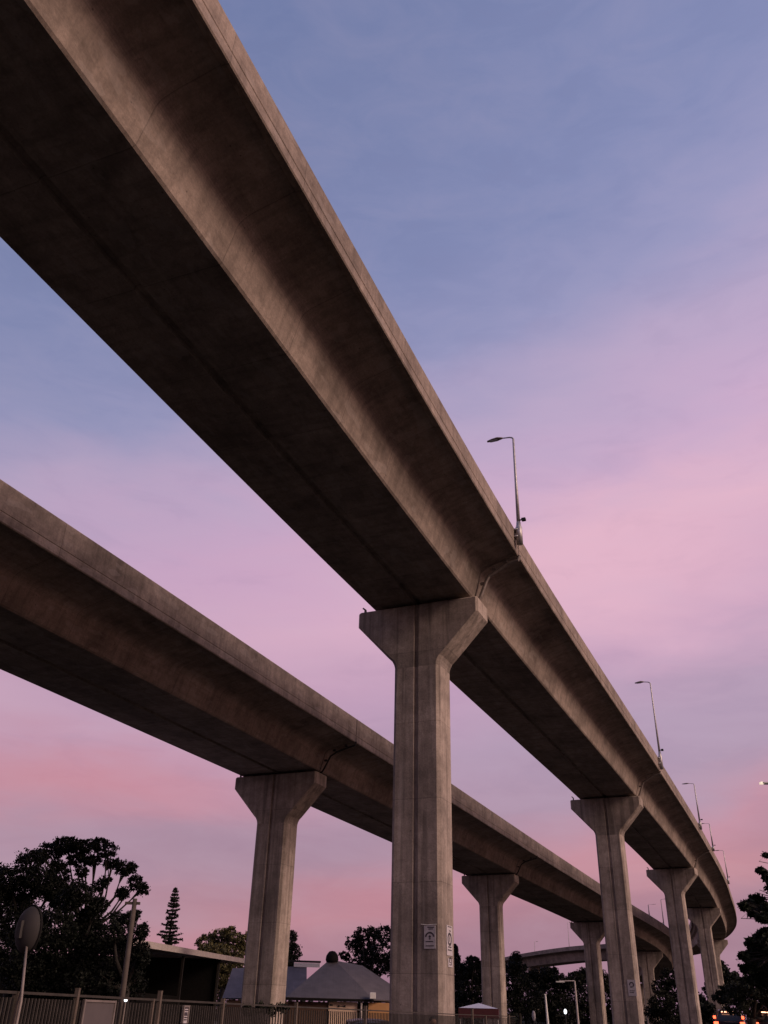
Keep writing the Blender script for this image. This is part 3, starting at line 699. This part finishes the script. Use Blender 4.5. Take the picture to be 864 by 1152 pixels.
# ------------------------------------------------------------------ long open shed
def shed():
    x1 = at(180, 1060, 50); yA = 40; 
    A = at(150, 1056, 46); B = at(277, 1079, 74)      # eave line, near and far end
    e = empty('open_shed', (A.x, A.y, 0), label='long low open shed with pale fascia and black interior, left of left pier', cat='building')
    d = Vector(((B-A).x, (B-A).y, 0)); L = d.length; d.normalize(); n = Vector((-d.y, d.x, 0)); zt = (A.z+B.z)/2
    za, zb = A.z, B.z
    def P(s, t, z): return tuple(d*s+n*t+Vector((0, 0, z)))
    def slab(s0, s1, t0, t1, zf, th):
        q = []
        for s, t in ((s0, t0), (s1, t0), (s1, t1), (s0, t1)):
            zz = za+(zb-za)*(s/L)+zf*t; q.append((s, t, zz))
        vs = [P(s, t, z-th) for s, t, z in q]+[P(s, t, z) for s, t, z in q]
        return vs, [(3, 2, 1, 0), (4, 5, 6, 7), (0, 1, 5, 4), (1, 2, 6, 5), (2, 3, 7, 6), (3, 0, 4, 7)]
    mb = MB(); mb.add(*slab(-.4, L+.3, -.0, 13, .035, .06))
    rf = mb.build('roof', M['shedroof'], e)
    mb = MB(); mb.add(*slab(-.42, L+.32, -.07, -.004, 0, .29)); mb.build('fascia', M['fascia'], e)
    mb = MB(); mb.add(*slab(L+.24, L+.31, .0, 13, .035, .30)); mb.build('end_fascia', M['fascia'], e)
    mb = MB(); mb.box(P(L/2, 12.2, 2.0), (L, .15, 3.9), math.atan2(d.y, d.x)); mb.box(P(-.2, 6.3, 1.9), (.15, 11.8, 3.6), math.atan2(d.y, d.x)); mb.build('rear_wall', M['darkpanel'], e)  # walls coloured near-black for the shade inside the shed
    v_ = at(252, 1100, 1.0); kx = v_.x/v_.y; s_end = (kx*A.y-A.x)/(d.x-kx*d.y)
    mb = MB(); zz = za+(zb-za)*(s_end/L); mb.box(P(s_end+.2, 6.4, zz/2-.1), (.15, 12.0, zz-.2), math.atan2(d.y, d.x)); mb.build('end_wall', M['darkpanel'], e)  # wall added to close the view through; its black stands for interior shade
    for s in (.5, L*.4, s_end):
        z = za+(zb-za)*(s/L); mb = MB(); mb.box(P(s, .45, (z-.35)/2), (.14, .14, z-.35), math.atan2(d.y, d.x)); mb.build('post', M['bark'], e)
    mb = MB(); mb.add(*slab(0, L, .3, 12, .03, .5)); 
    mb2 = MB(); mb2.box(P(L/2, 5.2, 1.25), (L-2, 4.5, 2.5), math.atan2(d.y, d.x)); mb2.build('dark_infill', M['darkpanel'], e)  # added dark box filling the interior, shade put into its colour
shed()
# ------------------------------------------------------------------ pyramid-roofed house
def house():
    D = 74.0
    ap = at(370, 1081, D+4.0); c0 = at(322, 1123, D-2); c1 = at(419, 1123, D-1.4)
    ze = (c0.z+c1.z)/2
    d = Vector(((c1-c0).x, (c1-c0).y, 0)); w = d.length; d.normalize(); n = Vector((-d.y, d.x, 0)); dep = 9.0
    e = empty('pyramid_roof_house', (c0.x, c0.y, 0), math.atan2(d.y, d.x)-R_(6), label='small house with blue-grey hipped roof and cream wall, left of the front pier', cat='house')
    ax = w*.5; h = ap.z; zr = h-.05
    mb = MB(); vs = [(0, 0, ze), (w, 0, ze), (w+3.4, 2.8, ze-.05), (w+3.4, dep, ze), (0, dep, ze), (ax-.25, 4.2, zr), (ax+.25, 4.2, zr), (ax+2.4, 5.4, zr-.25)]
    mb.add(vs, [(0, 1, 6, 5), (1, 2, 7, 6), (2, 3, 7), (3, 4, 5, 6, 7), (4, 0, 5)])
    rf = mb.build('roof', M['roofgrey'], e)
    so = rf.modifiers.new('thickness', 'SOLIDIFY'); so.thickness = .09; so.offset = -1
    mb = MB(); mb.lathe([(.44, 0), (.5, .16), (.46, .42), (.34, .62), (.22, .74), (.02, .78)], n=20); o = mb.build('vent_cap', M['darkpanel'], rf, True); o.location = (ax, 4.2, zr-.12)
    fa = MB(); fa.box((w/2, -.03, ze-.11), (w+.1, .07, .17)); fa.build('gutter', M['darkpanel'], e)
    # walls
    mb = MB(); mb.box((w*.26, .55, (ze-.25)/2), (w*.46, .2, ze-.25)); mb.build('brown_wall', M['brown'], e)
    mb = MB(); mb.box((w*.49+w*.165, .45, (ze-.2)/2), (w*.33, .2, ze-.2)); cw = mb.build('cream_wall', M['cream'], e)
    mb = MB()
    mb.box((w*.64, .33, ze-.48), (.5, .03, .05)); mb.box((w*.605, .33, ze-.48), (.14, .04, .12)); mb.box((w*.675, .33, ze-.48), (.14, .04, .12)); mb.box((w*.52, .33, ze-.42), (.2, .04, .10)); mb.build('wall_light', M['rubber'], e)
    mb = MB(); mb.box((w*.90, .6, (ze-.2)/2), (w*.10, .2, ze-.2)); mb.build('door_recess', M['darkpanel'], e)
    mb = MB(); mb.box((w*.935+1.5, .75, (ze-.2)/2), (3.1, .2, ze-.2)); mb.build('ochre_wall', M['orange'], e)
    mb = MB(); mb.box((w*.5+1.4, 4.9, (ze-.3)/2), (w+2.6, 7.6, ze-.3)); mb.build('inner_walls', M['brown'], e)
    mb = MB(); mb.tube([(w*.865, .1, 0), (w*.865, .1, ze-.15)], .07, 8); mb.build('downpipe', M['fascia'], e)
    mb = MB(); mb.box((w-.05, -.2, ze+.22), (.42, .3, .40)); mb.build('rainwater_box', M['white'], e, bevel=.03)
house()
# second roof behind, seen either side of the left pier
def back_roof():
    D = 88.0; a = at(250, 1123, D); b = at(345, 1123, D); d = Vector(((b-a).x, (b-a).y, 0)); w = d.length; ang = math.atan2(d.y, d.x)
    e = empty('blue_roof_house', (a.x, a.y, 0), ang, label='lower house with slate-blue roof seen behind the left pier', cat='house')
    zt = at(300, 1090, D+3).z; zt2 = at(340, 1082, D+3).z
    mb = MB(); mb.add([(0, 0, a.z), (w, 0, b.z), (w, 4, zt2-.3), (.5, 4, zt), (w, 8, b.z), (0, 8, a.z)], [(0, 1, 2, 3), (3, 2, 4, 5), (0, 3, 5), (1, 4, 2)]); mb.build('roof', M['roofgrey'], e)
    mb = MB(); mb.box((w-.0, 3.9, zt2-.22), (2.4, .12, .34)); mb.build('fascia', M['white'], e)
    mb = MB(); mb.box((w-.2, 4.6, zt2+.10), (3.0, 1.3, .12)); mb.build('flat_roof', M['rubber'], e)
    mb = MB(); mb.box((w/2, 4, (a.z-.1)/2), (w-.8, 7.2, a.z-.1)); mb.build('wall', M['brown'], e)
back_roof()

# ------------------------------------------------------------------ canopy (red sides, pale top)
def canopy():
    p = at(539, 1141, 62); k = 62/FPX*1.02; w = 37*k; ze = p.z; 
    e = empty('market_canopy', (p.x, p.y, 0), -R_(8), label='small canopy with pale blue top and dark red valance behind the fence', cat='canopy')
    top = at(540, 1130.5, 62+w/2).z; ez = at(539, 1134.5, 62).z
    mb = MB(); h = w/2; mb.add([(-h, -h, ez), (h, -h, ez), (h, h, ez), (-h, h, ez), (0, 0, top+.08)], [(0, 1, 4), (1, 2, 4), (2, 3, 4), (3, 0, 4), (3, 2, 1, 0)]); mb.build('roof_cloth', M['canopyblue'], e)
    mb = MB(); vz = ez-.55
    for (a, b) in (((-h, -h), (h, -h)), ((h, -h), (h, h)), ((h, h), (-h, h)), ((-h, h), (-h, -h))):
        n = 8
        for i in range(n):
            f0, f1 = i/n, (i+1)/n; fm = (f0+f1)/2
            q = lambda f, z: (a[0]*1.01+(b[0]-a[0])*1.01*f, a[1]*1.01+(b[1]-a[1])*1.01*f, z)
            mb.add([q(f0, vz+.05), q(fm, vz), q(f1, vz+.05), q(f1, ez-.01), q(f0, ez-.01)], [(0, 1, 2, 3, 4)])
    mb.build('valance', M['canopyred'], e)
    for x in (-1, 1):
        for y in (-1, 1): mb = MB(); mb.tube([(x*h*.94, y*h*.94, 0), (x*h*.94, y*h*.94, ez-.03)], .03, 8); mb.build('leg', M['steel'], e)
canopy()

# ------------------------------------------------------------------ lamps and small lights among the dark trees
def thin_lamp():
    b = at(651, 1152, 90); t = at(646.5, 1103.5, 90); l = at(629, 1104.5, 90)
    e = empty('street_lamp', (b.x, b.y, 0), label='thin pale street lamp with straight arm to the left, among dark trees', cat='street lamp')
    o = Vector((b.x, b.y, 0)); mb = MB(); mb.tube([(0, 0, 0), tuple(t-o-Vector((0, 0, .3))), tuple(t-o)], [.10, .07, .06], 8); mb.tube([tuple(t-o), tuple(l-o+Vector((0, 0, .05)))], [.05, .04], 8); mb.build('pole', M['fascia'], e)
    mb = MB(); c = l-o; mb.box((c.x+.1, c.y, c.z), (.75, .25, .09)); mb.build('lamp_head', M['lampoff'], e)
thin_lamp()
b = at(617, 1152, 80); t = at(613.5, 1119, 80); e = empty('white_pole', (b.x, b.y, 0), label='short bare white pole in front of the dark trees', cat='pole')
mb = MB(); mb.tube([(0, 0, 0), tuple(t-Vector((b.x, b.y, 0)))], [.12, .06], 8); mb.build('shaft', M['white'], e); mb = MB(); mb.box((t.x-b.x, t.y-b.y, t.z+.02), (.16, .16, .06)); mb.build('pole_cap', M['white'], e)
def globe(px, py, d, r, mat, label, sz=1.5, grp='glowing globe lights under the trees'):
    p = at(px, py, d); e = empty('globe_light', (p.x, p.y, 0), label=label, cat='light', group=grp)
    mb = MB(); mb.tube([(0, 0, 0), (0, 0, p.z-r*sz)], .04, 6); mb.build('post', M['rubber'], e)
    mb = MB(); mb.lathe([(r*math.cos(t_)+.001, r*sz*math.sin(t_)) for t_ in [R_(x) for x in range(-90, 91, 20)]], n=14); o = mb.build('globe', mat, e, True); o.location = (0, 0, p.z)
globe(636, 1138, 75, .11, M['lamplit'], 'bright white oval light low between the middle and small piers')
globe(600.5, 1143, 75, .13, M['paper'], 'tall unlit white post near the bottom, left of the bare white pole', 2.6)  # white post with an unlit head, no glow in its material
# lamp arm reaching in from the right edge
def edge_lamp():
    t = at(855, 881, 26); r = at(905, 883, 26.5)
    e = empty('street_lamp', (r.x, r.y, 0), label='glowing tip of a street lamp arm at the right edge of the sky', cat='street lamp')
    o = Vector((r.x, r.y, 0)); mb = MB(); mb.tube([(0, 0, 0), (0, 0, r.z-.3), (-.08, 0, r.z-.06), (-.3, 0, r.z)], [.10, .06, .045, .04], 10)
    mb.tube([(-.3, 0, r.z), tuple(t-o+Vector((.3, 0, .0)))], .028, 8); mb.build('pole', M['steel'], e, True)
    c = t-o; mb = MB(); mb.box((c.x+.28, c.y, c.z), (.46, .14, .05)); mb.build('lamp_head', M['steel'], e, bevel=.015)
    mb = MB(); mb.box((c.x+.05, c.y, c.z+.0), (.10, .12, .055)); mb.build('lens', M['lampwarm'], e, bevel=.01)
edge_lamp()

# ------------------------------------------------------------------ cars
def make_car(paint, lit):
    """rear of the car at -Y"""
    e = empty('parked_car', (0, 0, 0)); L, W = 4.3, 1.82
    def sec(y, w, z0, z1, cr=.12): return [(-w/2+cr*.5, y, z0), (w/2-cr*.5, y, z0), (w/2, y, z0+cr), (w/2, y, z1-cr), (w/2-cr, y, z1), (-w/2+cr, y, z1), (-w/2, y, z1-cr), (-w/2, y, z0+cr)]
    mb = MB(); mb.rings([sec(-2.15, 1.55, .38, .80), sec(-2.08, 1.74, .26, .95), sec(-1.6, W, .22, 1.0), sec(0, W, .20, .98), sec(1.1, W, .20, .95), sec(1.8, 1.78, .22, .82), sec(2.1, 1.6, .28, .68)]); mb.build('body', paint, e, True, .03)
    def cab(y, w, z, wt=None): return [(-w/2, y, z), (w/2, y, z)]
    mb = MB(); rows = [(-1.95, 1.50, -1.62, 1.16, .97), (-1.2, 1.60, -1.15, 1.26, .97), (0.2, 1.62, .05, 1.28, .97), (1.15, 1.55, .35, 1.20, .95)]
    # roof shell: front/back pillars, rounded crown
    rs = []
    for y, w, z in ((-1.72, 1.14, 1.46), (-1.55, 1.20, 1.54), (-1.1, 1.26, 1.60), (-.4, 1.28, 1.62), (.1, 1.22, 1.58), (.3, 1.14, 1.52)):
        rs.append([(-w/2, y, z-.10), (-w/2+.04, y, z-.045), (-w/4, y, z-.008), (0, y, z), (w/4, y, z-.008), (w/2-.04, y, z-.045), (w/2, y, z-.10)])
    mb.rings(rs); mb.build('roof', paint, e, True)
    mb = MB(); mb.add([(-.76, -2.0, .98), (.76, -2.0, .98), (.80, 1.1, .95), (-.80, 1.1, .95), (-.56, -1.68, 1.40), (.56, -1.68, 1.40), (.56, .27, 1.45), (-.56, .27, 1.45)], [(0, 1, 5, 4), (1, 2, 6, 5), (2, 3, 7, 6), (3, 0, 4, 7), (4, 5, 6, 7)]); mb.build('window_glass', M['glass'], e)
    pl = MB()
    for s in (-1, 1):
        pl.tube([(s*.79, 1.12, .95), (s*.58, .28, 1.47)], .035, 6); pl.tube([(s*.78, -2.0, .97), (s*.58, -1.68, 1.43)], .05, 6); pl.tube([(s*.82, -.45, .97), (s*.60, -.45, 1.5)], .03, 6)
    pl.build('pillars', paint, e)
    for s in (-1, 1):
        for y in (-1.35, 1.35):
            w = MB(); w.lathe([(.20, -.1), (.32, -.1), (.335, -.07), (.335, .07), (.32, .1), (.20, .1)], n=20); o = w.build('wheel', M['rubber'], e, True); o.location = (s*.84, y, .335); o.rotation_euler = (0, R_(90), 0)
            w = MB(); w.lathe([(.01, -.08), (.20, -.08), (.20, .08), (.01, .08)], n=10); w.build('rim', M['rim'], o)
        t = MB(); t.box((s*.74, -2.12, .86), (.26, .10, .16)); t.box((s*.80, -2.0, 1.16), (.15, .14, .15)); t.build('tail_light', M['taillit'] if lit else M['canopyred'], e, bevel=.02)
        mi = MB(); mi.box((s*1.0, .75, 1.02), (.2, .1, .13)); mi.build('mirror', paint, e, bevel=.03)
    t = MB(); t.box((0, -1.79, 1.435), (.75, .05, .05)); t.build('brake_light', M['brakelit'] if lit else M['canopyred'], e)
    t = MB(); t.box((0, -2.17, .62), (.5, .02, .12)); t.build('number_plate', M['paper'], e)
    return e
c1 = make_car(M['carblack'], False); c1.location = (-.12, 30.0, -.06); c1.rotation_euler = (0, 0, R_(3)); tag(c1, 'domed roof of a black car behind the fence at the foot of the front pier', 'car')
c2 = make_car(M['carred'], True); p = at(821.5, 1146, 66); c2.location = (p.x, p.y, .85); c2.rotation_euler = (0, 0, -R_(22)); c2.scale = (1, 1, 1.04); tag(c2, 'dark car with glowing red tail lights under the wide tree, left of the other', 'car', 'cars with lit tail lights')
c3 = copy_tree(c2); p = at(866, 1147, 64); c3.location = (p.x, p.y, .85); tag(c3, 'dark car with glowing red tail lights cut by the right edge', 'car', 'cars with lit tail lights')

# ------------------------------------------------------------------ person behind the fence
def person(loc, rz, label):
    e = empty('person', loc, rz, label=label, cat='person')
    J = dict(pel=(0, 0, .92), sp=(0, .0, 1.12), ch=(0, 0, 1.28), nk=(0, 0, 1.40), hb=(0, -.01, 1.46), hd=(0, -.02, 1.54), ht=(0, -.01, 1.60),
             lh=(-.10, 0, .88), lk=(-.11, -.02, .48), la=(-.11, .02, .09), lt=(-.12, -.14, .04), rh=(.10, 0, .88), rk=(.11, -.02, .48), ra=(.11, .02, .09), rt=(.12, -.14, .04),
             ls=(-.17, 0, 1.34), le=(-.23, .02, 1.08), lw=(-.22, -.06, .84), lhn=(-.22, -.09, .76), rs=(.17, 0, 1.34), re=(.23, .02, 1.08), rw=(.22, -.06, .84), rhn=(.22, -.09, .76))
    Rd = dict(pel=.13, sp=.12, ch=.14, nk=.055, hb=.07, hd=.085, ht=.06, lh=.09, lk=.055, la=.04, lt=.035, rh=.09, rk=.055, ra=.04, rt=.035, ls=.06, le=.042, lw=.03, lhn=.03, rs=.06, re=.042, rw=.03, rhn=.03)
    Ed = [('pel', 'sp'), ('sp', 'ch'), ('ch', 'nk'), ('nk', 'hb'), ('hb', 'hd'), ('hd', 'ht'), ('pel', 'lh'), ('lh', 'lk'), ('lk', 'la'), ('la', 'lt'), ('pel', 'rh'), ('rh', 'rk'), ('rk', 'ra'), ('ra', 'rt'), ('ch', 'ls'), ('ls', 'le'), ('le', 'lw'), ('lw', 'lhn'), ('ch', 'rs'), ('rs', 're'), ('re', 'rw'), ('rw', 'rhn')]
    V = list(J.values()); K = list(J); E_ = [(K.index(a), K.index(b)) for a, b in Ed]; Rv = [Rd[k] for k in K]
    for s, hn in ((-1, 'lhn'), (1, 'rhn')):
        h = Vector(J[hn])
        for i in range(5):
            a = h+Vector((0, -.03+.018*i, -.02)) if i else h+Vector((0, -.04, .02)); n0 = len(V); V.append(tuple(a)); Rv.append(.010)
            V.append(tuple(a+Vector((-s*.008, -.012 if i == 0 else 0, -.045)))); Rv.append(.009); V.append(tuple(a+Vector((-s*.024, -.015 if i == 0 else 0, -.075)))); Rv.append(.008)
            E_ += [(K.index(hn), n0), (n0, n0+1), (n0+1, n0+2)]
    me = bpy.data.meshes.new('body'); me.from_pydata(V, E_, []); me.update(); o = bpy.data.objects.new('body', me); col.objects.link(o); o.parent = e
    me.materials.append(M['shirt'])
    sk = o.modifiers.new('skin', 'SKIN')
    if not me.skin_vertices: 
        bpy.context.view_layer.objects.active = o
    if me.skin_vertices:
        for i, sv in enumerate(me.skin_vertices[0].data): sv.radius = (Rv[i], Rv[i]); sv.use_root = (i == 0)
    ss = o.modifiers.new('sub', 'SUBSURF'); ss.levels = 2; ss.render_levels = 2
    hr = MB(); hr.lathe([(.088, -.03), (.10, .0), (.098, .04), (.075, .08), (.03, .10), (.005, .104)], n=18); h = hr.build('hair', M['hair'], e, True); h.location = (0, .012, 1.555)
    fc = MB(); fc.lathe([(.01, -.10), (.055, -.085), (.078, -.04), (.084, 0), (.07, .05), (.02, .07)], n=18); f = fc.build('face', M['skin'], e, True); f.location = (0, -.022, 1.535)
    return e
p = at(487, 1146, 28.6); person((p.x, p.y, 0), R_(20), 'dark-haired person whose head shows above the fence in front of pier')

# ------------------------------------------------------------------ sky
w = bpy.data.worlds.new('World'); sc.world = w; w.use_nodes = True
class WN(NT):
    def __init__(s): s.t = w.node_tree
W = WN(); bg = w.node_tree.nodes['Background']; out = w.node_tree.nodes['World Output']
tc = W.n('ShaderNodeTexCoord'); gen = tc.outputs['Generated']
sp = W.n('ShaderNodeSeparateXYZ'); W.l(gen, sp.inputs[0]); X, Y, Z = sp.outputs
n1 = noise(W, mapping(W, gen, (1.3, 1.3, 4.5)), 1.6, 3, .5, .3)
n2 = noise(W, mapping(W, gen, (2.6, 2.6, 11)), 2.2, 4, .55, .4)
ev = math_(W, 'ADD', math_(W, 'SUBTRACT', Z, math_(W, 'MULTIPLY', X, .24)), math_(W, 'MULTIPLY', math_(W, 'SUBTRACT', n1, .5), .16))
ev = math_(W, 'ADD', ev, math_(W, 'MULTIPLY', math_(W, 'SUBTRACT', n2, .5), .06))
st = [(0.0, (148, 114, 140)), (.05, (166, 120, 143)), (.10, (192, 134, 154)), (.16, (172, 142, 168)), (.22, (176, 148, 176)), (.30, (194, 156, 186)), (.40, (220, 176, 198)), (.49, (200, 168, 200)), (.57, (184, 164, 197)),
      (.65, (151, 150, 190)), (.73, (131, 138, 181)), (.85, (119, 129, 172)), (1., (102, 118, 166))]
skyc = ramp(W, ev, [(p, lin(c)) for p, c in st])
def blob(cx, cy, sx, sz, amp, colr, base):
    """soft cloud bank lying in a given direction of the sky"""
    d = at(cx, cy, 1.0)-Vector((0, 0, EYE)); az = math.atan2(d.x, d.y); el = math.atan2(d.z, math.hypot(d.x, d.y))
    azn = math_(W, 'ARCTAN2', X, Y); hyp = math_(W, 'SQRT', math_(W, 'SUBTRACT', 1.0, math_(W, 'MULTIPLY', Z, Z), True)); eln = math_(W, 'ARCTAN2', Z, hyp)
    wob = math_(W, 'MULTIPLY', math_(W, 'SUBTRACT', n2, .5), sz*1.6)
    a = math_(W, 'DIVIDE', math_(W, 'SUBTRACT', azn, az), sx); b_ = math_(W, 'DIVIDE', math_(W, 'ADD', math_(W, 'SUBTRACT', eln, el), wob), sz)
    r2 = math_(W, 'ADD', math_(W, 'MULTIPLY', a, a), math_(W, 'MULTIPLY', b_, b_))
    g = math_(W, 'MULTIPLY', math_(W, 'EXPONENT', math_(W, 'MULTIPLY', r2, -1.0)), amp)
    return mixc(W, g, base, lin(colr))
skyc = blob(690, 640, .28, .085, .6, (236, 184, 202), skyc)
skyc = blob(90, 885, .26, .045, .8, (206, 132, 150), skyc)
skyc = blob(240, 950, .34, .030, .7, (160, 126, 154), skyc)
skyc = blob(100, 760, .30, .04, .5, (178, 138, 172), skyc)
skyc = blob(250, 660, .22, .09, .5, (208, 162, 196), skyc)
skyc = blob(300, 1010, .30, .025, .5, (182, 116, 138), skyc)
skyc = blob(820, 820, .22, .06, .5, (176, 152, 178), skyc)
skyc = blob(780, 975, .2, .022, .6, (206, 140, 152), skyc)
skyc = blob(640, 1075, .35, .03, .6, (164, 122, 148), skyc)
n3 = noise(W, mapping(W, gen, (5, 5, 16)), 2.2, 6, .6, .5)
skyc = mixc(W, math_(W, 'MULTIPLY', ramp(W, n3, [(.42, 0.), (.72, 1.)]), .09), skyc, lin((206, 186, 208)))
skyc = mixc(W, math_(W, 'MULTIPLY', ramp(W, n3, [(.30, 1.), (.48, 0.)]), .08), skyc, lin((120, 112, 150)))
# left and rear of the sky are dimmer; the sunset afterglow lies to the right, out of view
dim = math_(W, 'ADD', math_(W, 'MULTIPLY', X, .16), .98)
back = math_(W, 'MULTIPLY', math_(W, 'MAXIMUM', math_(W, 'MULTIPLY', Y, -1.0), 0.0), -.55)
k = math_(W, 'ADD', dim, back)
bgm = W.n('ShaderNodeVectorMath', operation='SCALE'); W.l(skyc, bgm.inputs[0]); W.l(k, bgm.inputs[3])
gv = Vector((.93, -.30, .22)).normalized(); dt = W.n('ShaderNodeVectorMath', operation='DOT_PRODUCT'); W.l(gen, dt.inputs[0]); dt.inputs[1].default_value = gv
gl = math_(W, 'POWER', math_(W, 'MAXIMUM', dt.outputs['Value'], 0.0), 6.0)
glow = W.n('ShaderNodeVectorMath', operation='SCALE'); glow.inputs[0].default_value = (.30, .17, .13); W.l(gl, glow.inputs[3])
ad = W.n('ShaderNodeVectorMath', operation='ADD'); W.l(bgm.outputs[0], ad.inputs[0]); W.l(glow.outputs[0], ad.inputs[1])
W.l(ad.outputs[0], bg.inputs['Color']); bg.inputs['Strength'].default_value = .95
sky = W.n('ShaderNodeTexSky', sky_type='NISHITA'); sky.sun_disc = False; sky.sun_elevation = R_(1.0); sky.sun_rotation = R_(108)
b2 = W.n('ShaderNodeBackground'); W.l(sky.outputs[0], b2.inputs['Color']); b2.inputs['Strength'].default_value = .05
ash = W.n('ShaderNodeAddShader'); W.l(bg.outputs[0], ash.inputs[0]); W.l(b2.outputs[0], ash.inputs[1]); W.l(ash.outputs[0], out.inputs['Surface'])

sl = bpy.data.lights.new('sun', 'SUN'); so = bpy.data.objects.new('sun', sl); col.objects.link(so)
sl.energy = 2.4; sl.angle = R_(26); sl.color = (1, .73, .57)
az, el = R_(119), R_(27)
dirv = -Vector((math.sin(az)*math.cos(el), math.cos(az)*math.cos(el), math.sin(el))); so.rotation_euler = dirv.to_track_quat('-Z', 'Y').to_euler()

sc.view_settings.view_transform = 'Standard'; sc.view_settings.look = 'None'; sc.view_settings.gamma = 1; sc.view_settings.use_curve_mapping = False
sc.view_settings.exposure = 0
